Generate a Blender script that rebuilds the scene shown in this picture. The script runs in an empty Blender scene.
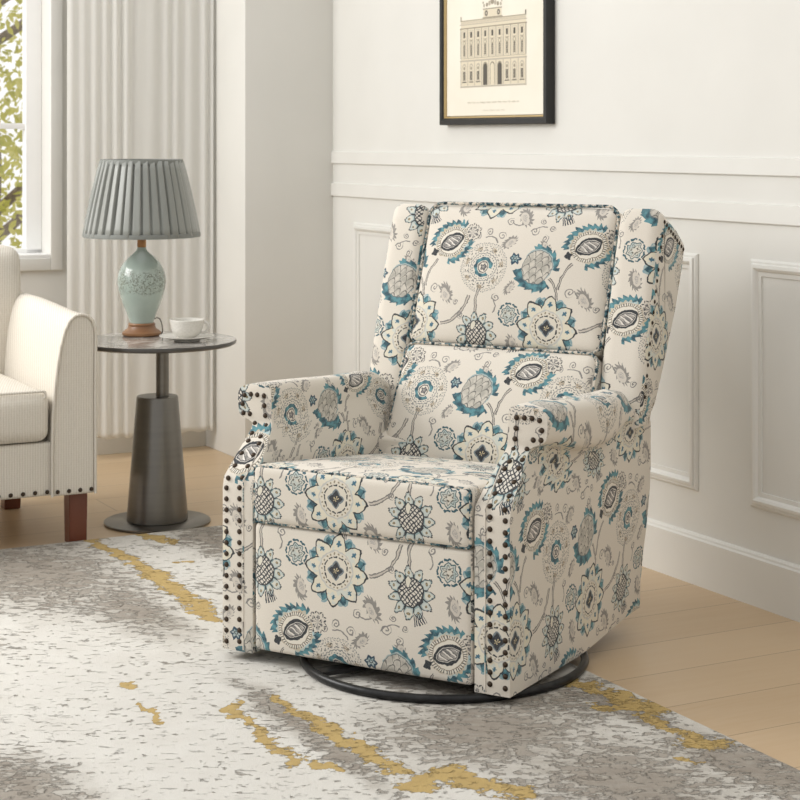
import bpy, bmesh, math, random
from mathutils import Vector, Matrix
random.seed(7)
S = bpy.context.scene
COL = S.collection
PI = math.pi

# ------------------------------------------------------------------ camera, light, exposure
cd = bpy.data.cameras.new('camera'); cam = bpy.data.objects.new('camera', cd); COL.objects.link(cam)
cam.location = (0, 0, 1.2); cam.rotation_euler = (PI/2, 0, 0)
cd.sensor_width = 36; cd.lens = 1800/800*36; cd.shift_y = -262/800
cd.clip_end = 100
cd.dof.use_dof = True; cd.dof.focus_distance = 4.1; cd.dof.aperture_fstop = 11
S.camera = cam
w = bpy.data.worlds.new('sky'); S.world = w; w.use_nodes = True
wt = w.node_tree; bg = wt.nodes['Background']; bg.inputs[0].default_value = (1, .99, .975, 1)
# the sky is brightest overhead and on the window side
_tc = wt.nodes.new('ShaderNodeTexCoord'); _dp = wt.nodes.new('ShaderNodeVectorMath'); _dp.operation = 'DOT_PRODUCT'
wt.links.new(_tc.outputs['Generated'], _dp.inputs[0]); _dp.inputs[1].default_value = (-.40, .50, .77)
_mr = wt.nodes.new('ShaderNodeMapRange'); _mr.interpolation_type = 'SMOOTHSTEP'; wt.links.new(_dp.outputs['Value'], _mr.inputs[0])
for _i, _v in enumerate((-.7, .7, .54, 1.14)): _mr.inputs[_i+1].default_value = _v
wt.links.new(_mr.outputs[0], bg.inputs[1])

def area(name, loc, target, sx, sy, power, col):
    l = bpy.data.lights.new(name, 'AREA'); l.shape = 'RECTANGLE'; l.size = sx; l.size_y = sy
    l.energy = power; l.color = col
    o = bpy.data.objects.new(name, l); COL.objects.link(o); o.location = loc
    o.rotation_euler = (Vector(target)-Vector(loc)).to_track_quat('-Z', 'Y').to_euler()
    return o
area('window_daylight', (-3.15, 4.95, 2.2), (-.1, 4.75, .35), 2.2, 1.6, 96, (1, .988, .968))
S.view_settings.view_transform = 'Standard'; S.view_settings.look = 'None'
S.view_settings.gamma = 1; S.view_settings.use_curve_mapping = False
S.view_settings.exposure = 0.0

# ------------------------------------------------------------------ room frame: x along the panelled wall, y out through it
RC = Vector((-.2546, 6.84, 0)); RZ = math.atan2(-1800, 954)
def rw(x, y, z=0):
    return RC + Vector((x*math.cos(RZ)-y*math.sin(RZ), x*math.sin(RZ)+y*math.cos(RZ), z))

# ------------------------------------------------------------------ node helpers
class NT:
    def __init__(s, tree): s.t = tree
    def put(s, sock, v):
        if isinstance(v, bpy.types.NodeSocket): s.t.links.new(v, sock)
        elif isinstance(v, tuple): sock.default_value = tuple(v)+((1,) if len(v) == 3 and len(sock.default_value) == 4 else ())
        else: sock.default_value = v
    def m(s, op, *a, clamp=False):
        n = s.t.nodes.new('ShaderNodeMath'); n.operation = op; n.use_clamp = clamp
        for i, v in enumerate(a): s.put(n.inputs[i], v)
        return n.outputs[0]
    def mix(s, f, a, b):
        n = s.t.nodes.new('ShaderNodeMix'); n.data_type = 'RGBA'
        s.put(n.inputs[0], f); s.put(n.inputs[6], a); s.put(n.inputs[7], b)
        return n.outputs[2]
    def noise(s, vec, scale, detail=2, rough=.5, dist=0, out=0):
        n = s.t.nodes.new('ShaderNodeTexNoise')
        if vec is not None: s.t.links.new(vec, n.inputs['Vector'])
        n.inputs['Scale'].default_value = scale; n.inputs['Detail'].default_value = detail
        n.inputs['Roughness'].default_value = rough; n.inputs['Distortion'].default_value = dist
        return n.outputs[out]
    def ramp(s, f, stops):
        n = s.t.nodes.new('ShaderNodeValToRGB'); e = n.color_ramp.elements
        while len(e) < len(stops): e.new(.5)
        for i, (p, c) in enumerate(stops): e[i].position = p; e[i].color = tuple(c)+(1,)
        s.put(n.inputs[0], f); return n.outputs[0]
    def mapping(s, vec, scale=(1,1,1), loc=(0,0,0), rot=(0,0,0)):
        n = s.t.nodes.new('ShaderNodeMapping'); s.t.links.new(vec, n.inputs[0])
        n.inputs[1].default_value = loc; n.inputs[2].default_value = rot; n.inputs[3].default_value = scale
        return n.outputs[0]

def mat(name, col=(.8,.8,.8), rough=.5, metal=0, **kw):
    m = bpy.data.materials.new(name); m.use_nodes = True
    b = m.node_tree.nodes['Principled BSDF']
    b.inputs['Base Color'].default_value = tuple(col)+(1,); b.inputs['Roughness'].default_value = rough
    b.inputs['Metallic'].default_value = metal
    for k, v in kw.items(): b.inputs[k.replace('_', ' ')].default_value = v
    return m
def parts_of(m):
    t = m.node_tree; N = NT(t); b = t.nodes['Principled BSDF']
    tc = t.nodes.new('ShaderNodeTexCoord')
    return t, N, b, tc
def bump(N, b, h, strength=.3, dist=.002):
    n = N.t.nodes.new('ShaderNodeBump'); n.inputs['Strength'].default_value = strength; n.inputs['Distance'].default_value = dist
    N.t.links.new(h, n.inputs['Height']); N.t.links.new(n.outputs[0], b.inputs['Normal'])

def noisy(name, c1, c2, scale, rough=.6, metal=0, stretch=(1,1,1), bs=0, bd=.001, coord='Object', detail=3, **kw):
    m = mat(name, c1, rough, metal, **kw); t, N, b, tc = parts_of(m)
    v = N.mapping(tc.outputs[coord], stretch)
    n = N.noise(v, scale, detail)
    t.links.new(N.ramp(n, [(.3, c1), (.7, c2)]), b.inputs['Base Color'])
    if bs: bump(N, b, n, bs, bd)
    return m

# ------------------------------------------------------------------ the printed fabric
def floral_material():
    m = mat('floral_linen', (.75,.68,.58), .85); t, N, b, tc = parts_of(m)
    W, H, HS = .386, .36, .193
    sep = t.nodes.new('ShaderNodeSeparateXYZ'); uv = tc.outputs['UV']
    t.links.new(uv, sep.inputs[0])
    nz = t.nodes.new('ShaderNodeTexNoise'); t.links.new(uv, nz.inputs['Vector']); nz.inputs['Scale'].default_value = 55; nz.inputs['Detail'].default_value = 2
    sc = t.nodes.new('ShaderNodeSeparateColor'); t.links.new(nz.outputs['Color'], sc.inputs[0])
    dis = .011
    U = N.m('ADD', N.m('MULTIPLY_ADD', sc.outputs[0], dis, -dis/2), sep.outputs[0])
    V = N.m('ADD', N.m('MULTIPLY_ADD', sc.outputs[1], dis, -dis/2), sep.outputs[1])
    blot = sc.outputs[2]
    fine = N.noise(uv, 420, 1)
    BLK = (.008,.014,.022); GRY = (.21,.20,.19); LBL = (.33,.47,.50); CRM = (.74,.68,.58); TAU = (.36,.29,.20)
    blot2 = N.m('MULTIPLY_ADD', blot, 4.6, -1.8, clamp=True)
    TEAL = N.mix(blot2, (.008,.060,.090), (.085,.260,.300))
    PALE = N.mix(blot2, (.19,.32,.34), (.48,.53,.51))
    GREY = N.mix(blot2, (.17,.165,.16), (.42,.39,.35))
    base = N.mix(fine, (.645,.588,.502), (.75,.70,.62))
    C = [base]
    A = .0009
    def inside(d, w=A): return N.m('MULTIPLY_ADD', d, -1/w, .5, clamp=True)      # d<0 inside
    def line(d, lw, w=A): return inside(N.m('SUBTRACT', N.m('ABSOLUTE', d), lw*1.4), w)
    def AND(a, b): return N.m('MINIMUM', a, b)
    def paint(a, col): C[0] = N.mix(a, C[0], col)
    def local(u0, v0):
        ty = N.m('MULTIPLY_ADD', V, 1/H, .5-v0/H); fy = N.m('FRACT', ty); row = N.m('SUBTRACT', ty, fy)
        y = N.m('MULTIPLY_ADD', fy, H, -.5*H)
        tx = N.m('MULTIPLY_ADD', U, 1/W, .5-u0/W); tx = N.m('MULTIPLY_ADD', row, -HS/W, tx)
        x = N.m('MULTIPLY_ADD', N.m('FRACT', tx), W, -.5*W)
        return x, y
    def rot(x, y, a):
        c, s = math.cos(a), math.sin(a)
        return (N.m('MULTIPLY_ADD', x, c, N.m('MULTIPLY', y, s)), N.m('MULTIPLY_ADD', x, -s, N.m('MULTIPLY', y, c)))
    def rad(x, y): return N.m('SQRT', N.m('MULTIPLY_ADD', x, x, N.m('MULTIPLY', y, y)))
    def ang(x, y): return N.m('ARCTAN2', y, x)
    def polar(x, y): return rad(x, y), ang(x, y)
    def tri(th, n, ph=0): return N.m('MULTIPLY', N.m('PINGPONG', N.m('MULTIPLY_ADD', th, n/(2*PI), 40+ph), .5), 2)  # 0 on axis .. 1 between
    def dash(th, n, duty=.5): return N.m('LESS_THAN', N.m('FRACT', N.m('MULTIPLY_ADD', th, n/(2*PI), 40)), duty)
    def saw(th, n, rev=1): return N.m('FRACT', N.m('MULTIPLY_ADD', th, rev*n/(2*PI), 40))
    def arcwin(th, c, hw):                                                     # 1 within c +- hw
        d = N.m('WRAP', N.m('SUBTRACT', th, c), PI, -PI)
        return N.m('LESS_THAN', N.m('ABSOLUTE', d), hw)
    def disk(x0, y0, x, y): return rad(N.m('SUBTRACT', x, x0), N.m('SUBTRACT', y, y0))

    def stem(cx, cy, R, c, hw, th2=.0034):
        x, y = local(cx, cy); r, th = polar(x, y)
        k = arcwin(th, c, hw); d = N.m('SUBTRACT', r, R)
        paint(AND(k, inside(N.m('SUBTRACT', N.m('ABSOLUTE', d), th2))), (.42,.38,.33))
        paint(AND(k, line(N.m('SUBTRACT', N.m('ABSOLUTE', d), th2), .0007)), (.10,.10,.10))
        paint(AND(k, line(d, .0004)), (.68,.62,.54))
    def curl(u, v, R, flip=1, ph=0, turns=1.5, lw=.0014, col=GRY):
        x, y = local(u, v); r, th = polar(x, y); p = R/turns
        q = N.m('MULTIPLY_ADD', th, flip/(2*PI), 5+ph); q = N.m('MULTIPLY_ADD', r, 1/p, q)
        q = N.m('MULTIPLY', N.m('PINGPONG', q, .5), p)
        paint(AND(inside(N.m('SUBTRACT', q, lw)), N.m('LESS_THAN', r, R)), col)
    def tail(u, v, R, c, hw, lw=.0011):
        x, y = local(u, v); r, th = polar(x, y)
        paint(AND(arcwin(th, c, hw), line(N.m('SUBTRACT', r, R), lw)), GRY)
    def fish(u, v, a, s=1.0):
        x, y = local(u, v); x, y = rot(x, y, a)
        y2 = N.m('MULTIPLY', y, 1.75); r, th = polar(x, y2)
        sw = saw(th, 13)
        R = N.m('MULTIPLY_ADD', sw, .010*s, .019*s)
        up = N.m('GREATER_THAN', N.m('SUBTRACT', y, N.m('MULTIPLY', x, .3)), 0)
        R = N.m('MULTIPLY_ADD', up, .006*s, N.m('MULTIPLY_ADD', N.m('MULTIPLY', sw, up), .004*s, .020*s)) if False else R
        paint(inside(N.m('SUBTRACT', r, R)), (.25,.235,.215))
        x3 = N.m('ADD', x, -.002*s); y3 = N.m('ADD', y2, .006*s)
        paint(inside(N.m('SUBTRACT', rad(x3, y3), .0165*s)), (.60,.55,.48))
        paint(AND(inside(N.m('SUBTRACT', rad(x3, y3), .009*s)), N.m('GREATER_THAN', fine, .5)), (.36,.34,.32))

    # stems first
    stem(.070, .090, .094, -.80, .62); stem(.305, .055, .122, PI, .38); stem(.110, .100, .089, 2.75, .45, .0022)
    stem(-.070, .060, .092, .45, .33, .0022)

    # grey scrolls
    for a in ((.055,-.088,.012,1,.2), (.128,-.112,.0125,-1,.5), (.146,-.084,.0085,1,0), (.175,-.104,.0085,-1,.3),
              (.240,.070,.010,1,.1), (.053,.092,.013,-1,.2), (-.155,.232,.012,1,.4), (-.192,.242,.010,-1,0), (-.262,.055,.008,1,0),
              (.160,-.132,.010,-1,.6), (-.03,-.13,.009,1,.7), (-.245,.02,.009,-1,.2)):
        curl(*a)
    for a in ((.078,-.070,.026,-1.7,.7), (.150,-.145,.045,1.9,.55), (.100,.115,.040,-2.0,.7), (-.19,.20,.03,1.2,.8), (.215,.045,.026,.2,.8)):
        tail(*a)
    for a in ((.093,-.072,-1.0,1.2), (-.094,-.048,1.9,1.1), (.092,.078,-1.0,1.15), (-.130,.215,.6,.95), (.165,-.155,2.2,.85), (.275,.095,1.0,.8)):
        fish(*a)

    # D: lace wheel
    x, y = local(-.193, .147); r, th = polar(x, y)
    wob = N.m('MULTIPLY_ADD', tri(th, 34), .0028, r)
    paint(AND(line(N.m('SUBTRACT', wob, .0665), .0008), dash(th, 68, .62)), (.17,.18,.18))
    paint(AND(line(N.m('SUBTRACT', wob, .0625), .0006), dash(th, 50, .5)), (.30,.28,.24))
    ri = N.m('SUBTRACT', r, .0505)
    paint(AND(line(ri, .0035), N.m('GREATER_THAN', N.m('MULTIPLY', dash(th, 7, .32), fine), .44)), TAU)
    paint(AND(line(N.m('SUBTRACT', wob, .0535), .0008), dash(th, 21, .45)), (.05,.06,.05))
    paint(AND(line(N.m('SUBTRACT', wob, .0475), .0008), dash(th, 17, .35)), (.12,.13,.13))
    w3 = N.m('MULTIPLY_ADD', tri(th, 24, .3), .003, r)
    paint(line(N.m('SUBTRACT', w3, .039), .0008), (.20,.21,.20))
    paint(AND(line(N.m('SUBTRACT', r, .0315), .0008), dash(th, 26, .55)), (.10,.13,.14))
    paint(AND(line(N.m('SUBTRACT', r, .0435), .0007), dash(th, 31, .5)), (.16,.17,.17))
    paint(AND(line(N.m('SUBTRACT', wob, .0590), .0006), dash(th, 43, .5)), (.20,.21,.20))
    w4 = N.m('MULTIPLY_ADD', tri(th, 9), -.004, r)
    paint(AND(inside(N.m('SUBTRACT', w4, .0245)), arcwin(th, 2.6, 2.75)), TEAL)
    paint(inside(N.m('SUBTRACT', r, .0165)), CRM)
    paint(line(N.m('SUBTRACT', r, .0130), .0010), (.07,.07,.08))
    paint(inside(N.m('SUBTRACT', N.m('MULTIPLY_ADD', tri(th, 5), .004, r), .0105)), GREY)
    paint(line(N.m('SUBTRACT', N.m('MULTIPLY_ADD', tri(th, 5), .003, r), .0075), .0009), (.06,.06,.07))

    # E: scaly bulb held in teal leaves
    x, y = local(-.043, .152); r, th = polar(x, y)
    sw = saw(th, 19, -1)
    Ro = N.m('MULTIPLY_ADD', sw, .007, .060)
    lc = disk(.014, .017, x, y)
    a = AND(AND(inside(N.m('SUBTRACT', r, Ro)), inside(N.m('SUBTRACT', .052, lc))), arcwin(th, -1.95, 1.05))
    paint(a, TEAL); 
    Ro2 = N.m('MULTIPLY_ADD', saw(th, 15), .009, .054)
    lc2 = disk(-.014, -.010, x, y)
    a = AND(AND(inside(N.m('SUBTRACT', r, Ro2)), inside(N.m('SUBTRACT', .051, lc2))), arcwin(th, .85, .98))
    paint(a, TEAL)
    xr, yr = rot(x, y, -.35)
    e = rad(N.m('MULTIPLY', xr, 1.16), yr)
    paint(AND(inside(N.m('SUBTRACT', e, .0495)), arcwin(th, .9, 1.6)), PALE)
    paint(inside(N.m('SUBTRACT', e, .0455)), N.mix(blot2, (.40,.38,.33), (.60,.56,.49)))
    # overlapping scales: shifted rows of round lobes
    k = 1/.0185
    vy = N.m('MULTIPLY', yr, k); fy = N.m('FRACT', N.m('ADD', vy, 20)); ro = N.m('SUBTRACT', vy, fy)
    fx = N.m('FRACT', N.m('ADD', N.m('MULTIPLY_ADD', xr, k*.95, 20.25), N.m('MULTIPLY', ro, .5)))
    fx = N.m('SUBTRACT', fx, .5)
    sd = N.m('SUBTRACT', N.m('MULTIPLY_ADD', N.m('MULTIPLY', fx, fx), 3.4, fy), .93)
    paint(AND(N.m('LESS_THAN', N.m('ABSOLUTE', sd), .11), N.m('LESS_THAN', e, .0455)), (.17,.165,.15))
    paint(line(N.m('SUBTRACT', e, .0455), .0007), (.12,.15,.16))
    rb = disk(-.062, .020, x, y); tb = ang(N.m('ADD', x, .062), N.m('SUBTRACT', y, .020))
    rb2 = N.m('MULTIPLY_ADD', tri(tb, 6), .006, rb)
    paint(inside(N.m('SUBTRACT', rb2, .0175)), (.006,.045,.085))
    paint(inside(N.m('SUBTRACT', rb2, .0115)), PALE)
    paint(line(N.m('SUBTRACT', rb, .004), .0008), (.05,.06,.07))

    # C: fringed eye
    x, y = local(.085, .214); x, y = rot(x, y, .42); ys = N.m('MULTIPLY', y, 1.13); xs = N.m('MULTIPLY', x, .97); r, th = polar(xs, ys)
    Ro = N.m('MULTIPLY_ADD', saw(th, 27), .011, .0605)
    win = N.m('MAXIMUM', arcwin(th, 1.72, 1.18), arcwin(th, -1.05, .95))
    paint(AND(inside(N.m('SUBTRACT', r, Ro)), win), TEAL)
    paint(AND(inside(N.m('SUBTRACT', r, N.m('MULTIPLY_ADD', tri(th, 22), .006, .049))), win), N.mix(blot2, (.40,.54,.56), (.55,.45,.32)))
    # crown at the tip
    xt, yt = N.m('ADD', x, -.064), y
    rt, tt = polar(xt, yt)
    cro = N.m('SUBTRACT', N.m('MULTIPLY_ADD', tri(tt, 11), .005, rt), .0245)
    paint(inside(cro), (.66,.61,.53))
    paint(AND(line(cro, .0012), dash(tt, 22, .7)), BLK)
    paint(AND(inside(N.m('SUBTRACT', rt, .0165)), N.m('LESS_THAN', tri(tt, 7), .55)), GREY)
    paint(AND(line(N.m('SUBTRACT', rt, .0125), .0009), dash(tt, 12, .5)), BLK)
    paint(inside(N.m('SUBTRACT', r, .0475)), N.mix(blot2, (.66,.60,.51), (.50,.43,.32)))
    paint(inside(N.m('SUBTRACT', r, .0435)), (.74,.69,.60))
    paint(AND(line(N.m('SUBTRACT', r, .0415), .0030), N.m('GREATER_THAN', N.m('FRACT', N.m('MULTIPLY_ADD', th, 44/(2*PI), 40)), .60)), (.10,.10,.09))
    paint(line(N.m('SUBTRACT', r, .0365), .0007), (.25,.21,.15))
    # pointed core: intersection of two discs
    c1 = rad(x, N.m('ADD', y, .020)); c2 = rad(x, N.m('ADD', y, -.020)); core = N.m('SUBTRACT', N.m('MAXIMUM', c1, c2), .0395)
    paint(inside(core), (.70,.66,.59))
    paint(line(core, .0022), BLK)
    core2 = N.m('ADD', core, .0055)
    paint(inside(core2), GREY)
    dg = N.m('FRACT', N.m('MULTIPLY_ADD', N.m('MULTIPLY_ADD', y, .7, x), 1/.0135, 30.3))
    paint(AND(inside(core2), N.m('LESS_THAN', dg, .32)), (.72,.68,.62))
    paint(AND(inside(core2), AND(N.m('GREATER_THAN', dg, .32), N.m('LESS_THAN', dg, .44))), BLK)
    paint(line(core2, .0008), (.05,.05,.06))
    rk = disk(-.056, -.006, x, y); tk = ang(N.m('ADD', x, .056), N.m('ADD', y, .006))
    paint(inside(N.m('SUBTRACT', N.m('MULTIPLY_ADD', tri(tk, 4), .004, rk), .0115)), BLK)

    # F: small toothed medallion
    x, y = local(-.105, .028); r, th = polar(x, y)
    rg = N.m('MULTIPLY_ADD', tri(th, 16), .002, r)
    paint(AND(line(N.m('SUBTRACT', rg, .0285), .0016), dash(th, 9, .86)), (.008,.075,.105))
    fl = N.m('MULTIPLY_ADD', tri(th, 7), .006, r)
    paint(inside(N.m('SUBTRACT', fl, .0225)), N.mix(blot2, (.42,.50,.49), (.66,.61,.52)))
    paint(line(N.m('SUBTRACT', fl, .0225), .0009), (.03,.09,.11))
    paint(line(N.m('SUBTRACT', N.m('MULTIPLY_ADD', tri(th, 7), .008, r), .0165), .0009), (.12,.14,.13))
    paint(AND(line(N.m('SUBTRACT', r, .008), .0011), dash(th, 5, .6)), (.10,.09,.07))

    # B: scaly seed head with eyed petals
    x, y = local(.190, -.026); r, th = polar(x, y)
    q = tri(th, 11); 
    Rp = N.m('MULTIPLY_ADD', N.m('MULTIPLY', q, q), -.016, .0555)
    Rp = N.m('MULTIPLY_ADD', N.m('LESS_THAN', q, .25), .0028, Rp)
    Rp = N.m('MULTIPLY_ADD', saw(th, 55), .0022, Rp)
    d = N.m('SUBTRACT', r, Rp)
    paint(inside(d), BLK)
    dq = N.m('MULTIPLY', N.m('SUBTRACT', 1, q), N.m('MULTIPLY', r, .28))       # distance to petal border
    gp = N.m('MAXIMUM', N.m('ADD', d, .0030), N.m('SUBTRACT', .0018, dq))
    paint(inside(gp), PALE)
    gp2 = N.m('ADD', gp, .0022); paint(AND(inside(gp2), N.m('GREATER_THAN', r, .034)), N.mix(blot2, (.66,.63,.54), (.52,.57,.54)))
    # eye of each petal
    ex_ = N.m('MULTIPLY', N.m('MULTIPLY', q, r), .2856); ey_ = N.m('SUBTRACT', r, .0445)
    er = rad(ex_, ey_)
    paint(inside(N.m('SUBTRACT', er, .0033)), (.10,.09,.05)); paint(inside(N.m('SUBTRACT', er, .0018)), (.40,.30,.15))
    body = N.m('SUBTRACT', rad(N.m('MULTIPLY', x, 1.05), N.m('ADD', y, -.002)), .0315)
    paint(inside(body), (.68,.64,.56))
    kx = N.m('MULTIPLY_ADD', N.m('ADD', x, y), 1/.0100, 30); ky = N.m('MULTIPLY_ADD', N.m('SUBTRACT', x, y), 1/.0125, 30)
    lat = N.m('MINIMUM', N.m('PINGPONG', kx, .5), N.m('PINGPONG', ky, .5))
    paint(AND(inside(body), N.m('LESS_THAN', lat, .17)), (.02,.025,.035))
    paint(line(body, .0011), BLK)
    # calyx and tuft
    cx_, cy_ = N.m('ADD', x, .008), N.m('ADD', y, -.024)
    cal = N.m('SUBTRACT', rad(N.m('MULTIPLY', cx_, 2.0), cy_), .0125)
    paint(inside(cal), (.70,.66,.55)); paint(line(cal, .001), (.03,.04,.05))
    tu = AND(arcwin(th, -1.22, .24), AND(N.m('LESS_THAN', r, .071), N.m('GREATER_THAN', r, .045)))
    paint(AND(tu, N.m('LESS_THAN', N.m('FRACT', N.m('MULTIPLY_ADD', th, 11, 40)), .55)), (.02,.03,.05))

    # A: big pointed flower
    x, y = local(0, 0); r, th = polar(x, y); ph = -.12*8/(2*PI)
    q = tri(th, 8, .12)
    iq = N.m('SUBTRACT', 1, q)
    # pale lobes and teal leaves behind the valleys
    paint(inside(N.m('SUBTRACT', r, N.m('MULTIPLY_ADD', N.m('MULTIPLY', q, q), .012, N.m('MULTIPLY_ADD', tri(th, 24), .005, .066)))), PALE)
    paint(AND(line(N.m('SUBTRACT', r, N.m('MULTIPLY_ADD', N.m('MULTIPLY', q, q), .012, N.m('MULTIPLY_ADD', tri(th, 24), .005, .066))), .0008), N.m('GREATER_THAN', q, .3)), (.20,.33,.38))
    vx = N.m('MULTIPLY', N.m('MULTIPLY', iq, r), .39)
    leaf = N.m('ADD', N.m('ABSOLUTE', N.m('SUBTRACT', r, .0595)), N.m('MULTIPLY', vx, 1.35))
    paint(inside(N.m('SUBTRACT', leaf, .0185)), TEAL)
    paint(AND(inside(N.m('SUBTRACT', N.m('ADD', N.m('ABSOLUTE', N.m('SUBTRACT', r, .053)), N.m('MULTIPLY', vx, 2.2)), .0075)), N.m('GREATER_THAN', blot, .46)), (.62,.52,.38))
    # petal: pointed, convex sides
    Rt = N.m('MULTIPLY_ADD', q, -.028, .0825)
    sq = N.m('SQRT', N.m('MAXIMUM', iq, 0.0))
    dp = N.m('MAXIMUM', N.m('SUBTRACT', r, Rt), -.5)
    # convexity: sides bulge between tip and valley
    hump = N.m('MULTIPLY', N.m('MULTIPLY', q, iq), -.012)
    dp = N.m('ADD', N.m('SUBTRACT', r, Rt), hump)
    paint(inside(dp), BLK)
    paint(inside(N.m('ADD', dp, .0046)), (.70,.65,.52))
    paint(AND(inside(N.m('ADD', dp, .0056)), N.m('GREATER_THAN', blot, .55)), (.60,.62,.56))
    sx_ = N.m('MULTIPLY', N.m('MULTIPLY', q, r), .39); sy_ = N.m('SUBTRACT', r, .0585)
    st, stt = polar(sx_, sy_)
    paint(inside(N.m('SUBTRACT', N.m('MULTIPLY_ADD', tri(stt, 5), .0038, st), .0068)), (.03,.13,.20))
    paint(inside(N.m('SUBTRACT', r, .0440)), (.50,.49,.46))
    paint(inside(N.m('SUBTRACT', N.m('MULTIPLY_ADD', tri(th, 12), .003, r), .0420)), (.68,.63,.53))
    dq = N.m('MULTIPLY', N.m('MULTIPLY', tri(th, 22), r), .142)
    paint(inside(N.m('SUBTRACT', rad(dq, N.m('SUBTRACT', r, .0365)), .0021)), (.24,.20,.13))
    paint(AND(line(N.m('SUBTRACT', r, .0300), .0011), dash(th, 13, .8)), BLK)
    c5 = N.m('MULTIPLY_ADD', tri(th, 4), .007, r)
    paint(inside(N.m('SUBTRACT', c5, .0215)), (.17,.21,.23)); paint(inside(N.m('SUBTRACT', c5, .0180)), (.012,.018,.028))
    paint(AND(inside(N.m('SUBTRACT', r, .0065)), N.m('LESS_THAN', tri(th, 5), .4)), (.60,.50,.30))

    # slight washing of the ink by the weave
    ink = N.mix(N.m('MULTIPLY_ADD', fine, .26, -.09, clamp=True), C[0], base)
    t.links.new(ink, b.inputs['Base Color'])
    wv = t.nodes.new('ShaderNodeTexNoise'); wv.inputs['Scale'].default_value = 700; t.links.new(uv, wv.inputs['Vector'])
    bump(N, b, wv.outputs[0], .25, .0008)
    b.inputs['Sheen Weight'].default_value = .15
    return m

# ------------------------------------------------------------------ mesh helpers
def link(name, me, m=None, parent=None, smooth=True, label=None):
    o = bpy.data.objects.new(name, me); COL.objects.link(o)
    if m is not None:
        for q in (m if isinstance(m, (list, tuple)) else [m]): me.materials.append(q)
    if parent is not None: o.parent = parent
    if smooth:
        for p in me.polygons: p.use_smooth = True
    if label: o['label'] = label
    return o
def tag(o, label=None, cat=None, group=None, kind=None):
    if label: o['label'] = label
    if cat: o['category'] = cat
    if group: o['group'] = group
    if kind: o['kind'] = kind
    return o
def empty(name, loc, rz=0):
    o = bpy.data.objects.new(name, None); COL.objects.link(o); o.location = loc; o.rotation_euler = (0, 0, rz); o.empty_display_size = .1
    return o
def auto(o, deg=35):
    me = o.data
    for e in me.edges: pass
    me.polygons.foreach_set('use_smooth', [True]*len(me.polygons))
    bm = bmesh.new(); bm.from_mesh(me)
    for e in bm.edges:
        if len(e.link_faces) == 2 and e.calc_face_angle(0) > math.radians(deg): e.smooth = False
    bm.to_mesh(me); bm.free()
    return o
def box_bm(bm, x0, x1, y0, y1, z0, z1, bev=0):
    r = bmesh.ops.create_cube(bm, size=1)
    for v in r['verts']:
        v.co = Vector(((x0+x1)/2+v.co.x*(x1-x0), (y0+y1)/2+v.co.y*(y1-y0), (z0+z1)/2+v.co.z*(z1-z0)))
    if bev:
        es = list({e for v in r['verts'] for e in v.link_edges})
        bmesh.ops.bevel(bm, geom=es, offset=bev, segments=2, profile=.6, affect='EDGES')
def box(name, b, m, parent=None, bev=.003, rz=None, loc=None, **kw):
    bm = bmesh.new(); box_bm(bm, *b, bev=bev); me = bpy.data.meshes.new(name); bm.to_mesh(me); bm.free()
    o = link(name, me, m, parent); auto(o)
    if rz is not None: o.rotation_euler = (0, 0, rz)
    if loc is not None: o.location = loc
    return o
def room_box(name, b, m, bev=.0, parent=None):
    o = box(name, b, m, parent, bev)
    if parent is None: o.location = RC; o.rotation_euler = (0, 0, RZ)
    return o
def lathe(name, prof, m, parent=None, seg=64, loc=(0,0,0), deg=35):
    bm = bmesh.new(); rings = []
    for (r, z) in prof:
        if r < 1e-6: rings.append([bm.verts.new((0, 0, z))])
        else: rings.append([bm.verts.new((r*math.cos(2*PI*i/seg), r*math.sin(2*PI*i/seg), z)) for i in range(seg)])
    for a, b in zip(rings, rings[1:]):
        for i in range(seg):
            j = (i+1) % seg
            if len(a) == 1 and len(b) == 1: continue
            if len(a) == 1: bm.faces.new((a[0], b[i], b[j]))
            elif len(b) == 1: bm.faces.new((a[i], a[j], b[0]))
            else: bm.faces.new((a[i], a[j], b[j], b[i]))
    bmesh.ops.recalc_face_normals(bm, faces=bm.faces)
    me = bpy.data.meshes.new(name); bm.to_mesh(me); bm.free()
    o = link(name, me, m, parent); o.location = loc; auto(o, deg)
    return o
def tube_bm(bm, pts, r, seg=10, closed=False, uvs=None):
    pts = [Vector(p) for p in pts]; n = len(pts); rings = []
    prev = None
    for i, p in enumerate(pts):
        if closed: d = pts[(i+1) % n]-pts[i-1]
        else: d = pts[min(i+1, n-1)]-pts[max(i-1, 0)]
        d.normalize()
        if prev is None:
            up = Vector((0,0,1)) if abs(d.z) < .9 else Vector((1,0,0))
            a = d.cross(up).normalized()
        else: a = (prev-d*prev.dot(d)).normalized()
        prev = a; b2 = d.cross(a)
        rr = r[i] if isinstance(r, (list, tuple)) else r
        rings.append([bm.verts.new(p+a*rr*math.cos(2*PI*k/seg)+b2*rr*math.sin(2*PI*k/seg)) for k in range(seg)])
    m = n if closed else n-1
    for i in range(m):
        A, B = rings[i], rings[(i+1) % n]
        for k in range(seg):
            bm.faces.new((A[k], A[(k+1) % seg], B[(k+1) % seg], B[k]))
    if not closed: bm.faces.new(rings[0][::-1]); bm.faces.new(rings[-1])
def tube(name, pts, r, m, parent=None, seg=10, closed=False, uvf=None):
    bm = bmesh.new(); tube_bm(bm, pts, r, seg, closed)
    bmesh.ops.recalc_face_normals(bm, faces=bm.faces)
    if uvf:
        L = bm.loops.layers.uv.new('UVMap')
        for f in bm.faces:
            for l in f.loops: l[L].uv = uvf(l.vert.co)
    me = bpy.data.meshes.new(name); bm.to_mesh(me); bm.free()
    return auto(link(name, me, m, parent), 50)
def smooth(a, b, x):
    t = max(0, min(1, (x-a)/(b-a))); return t*t*(3-2*t)

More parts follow.
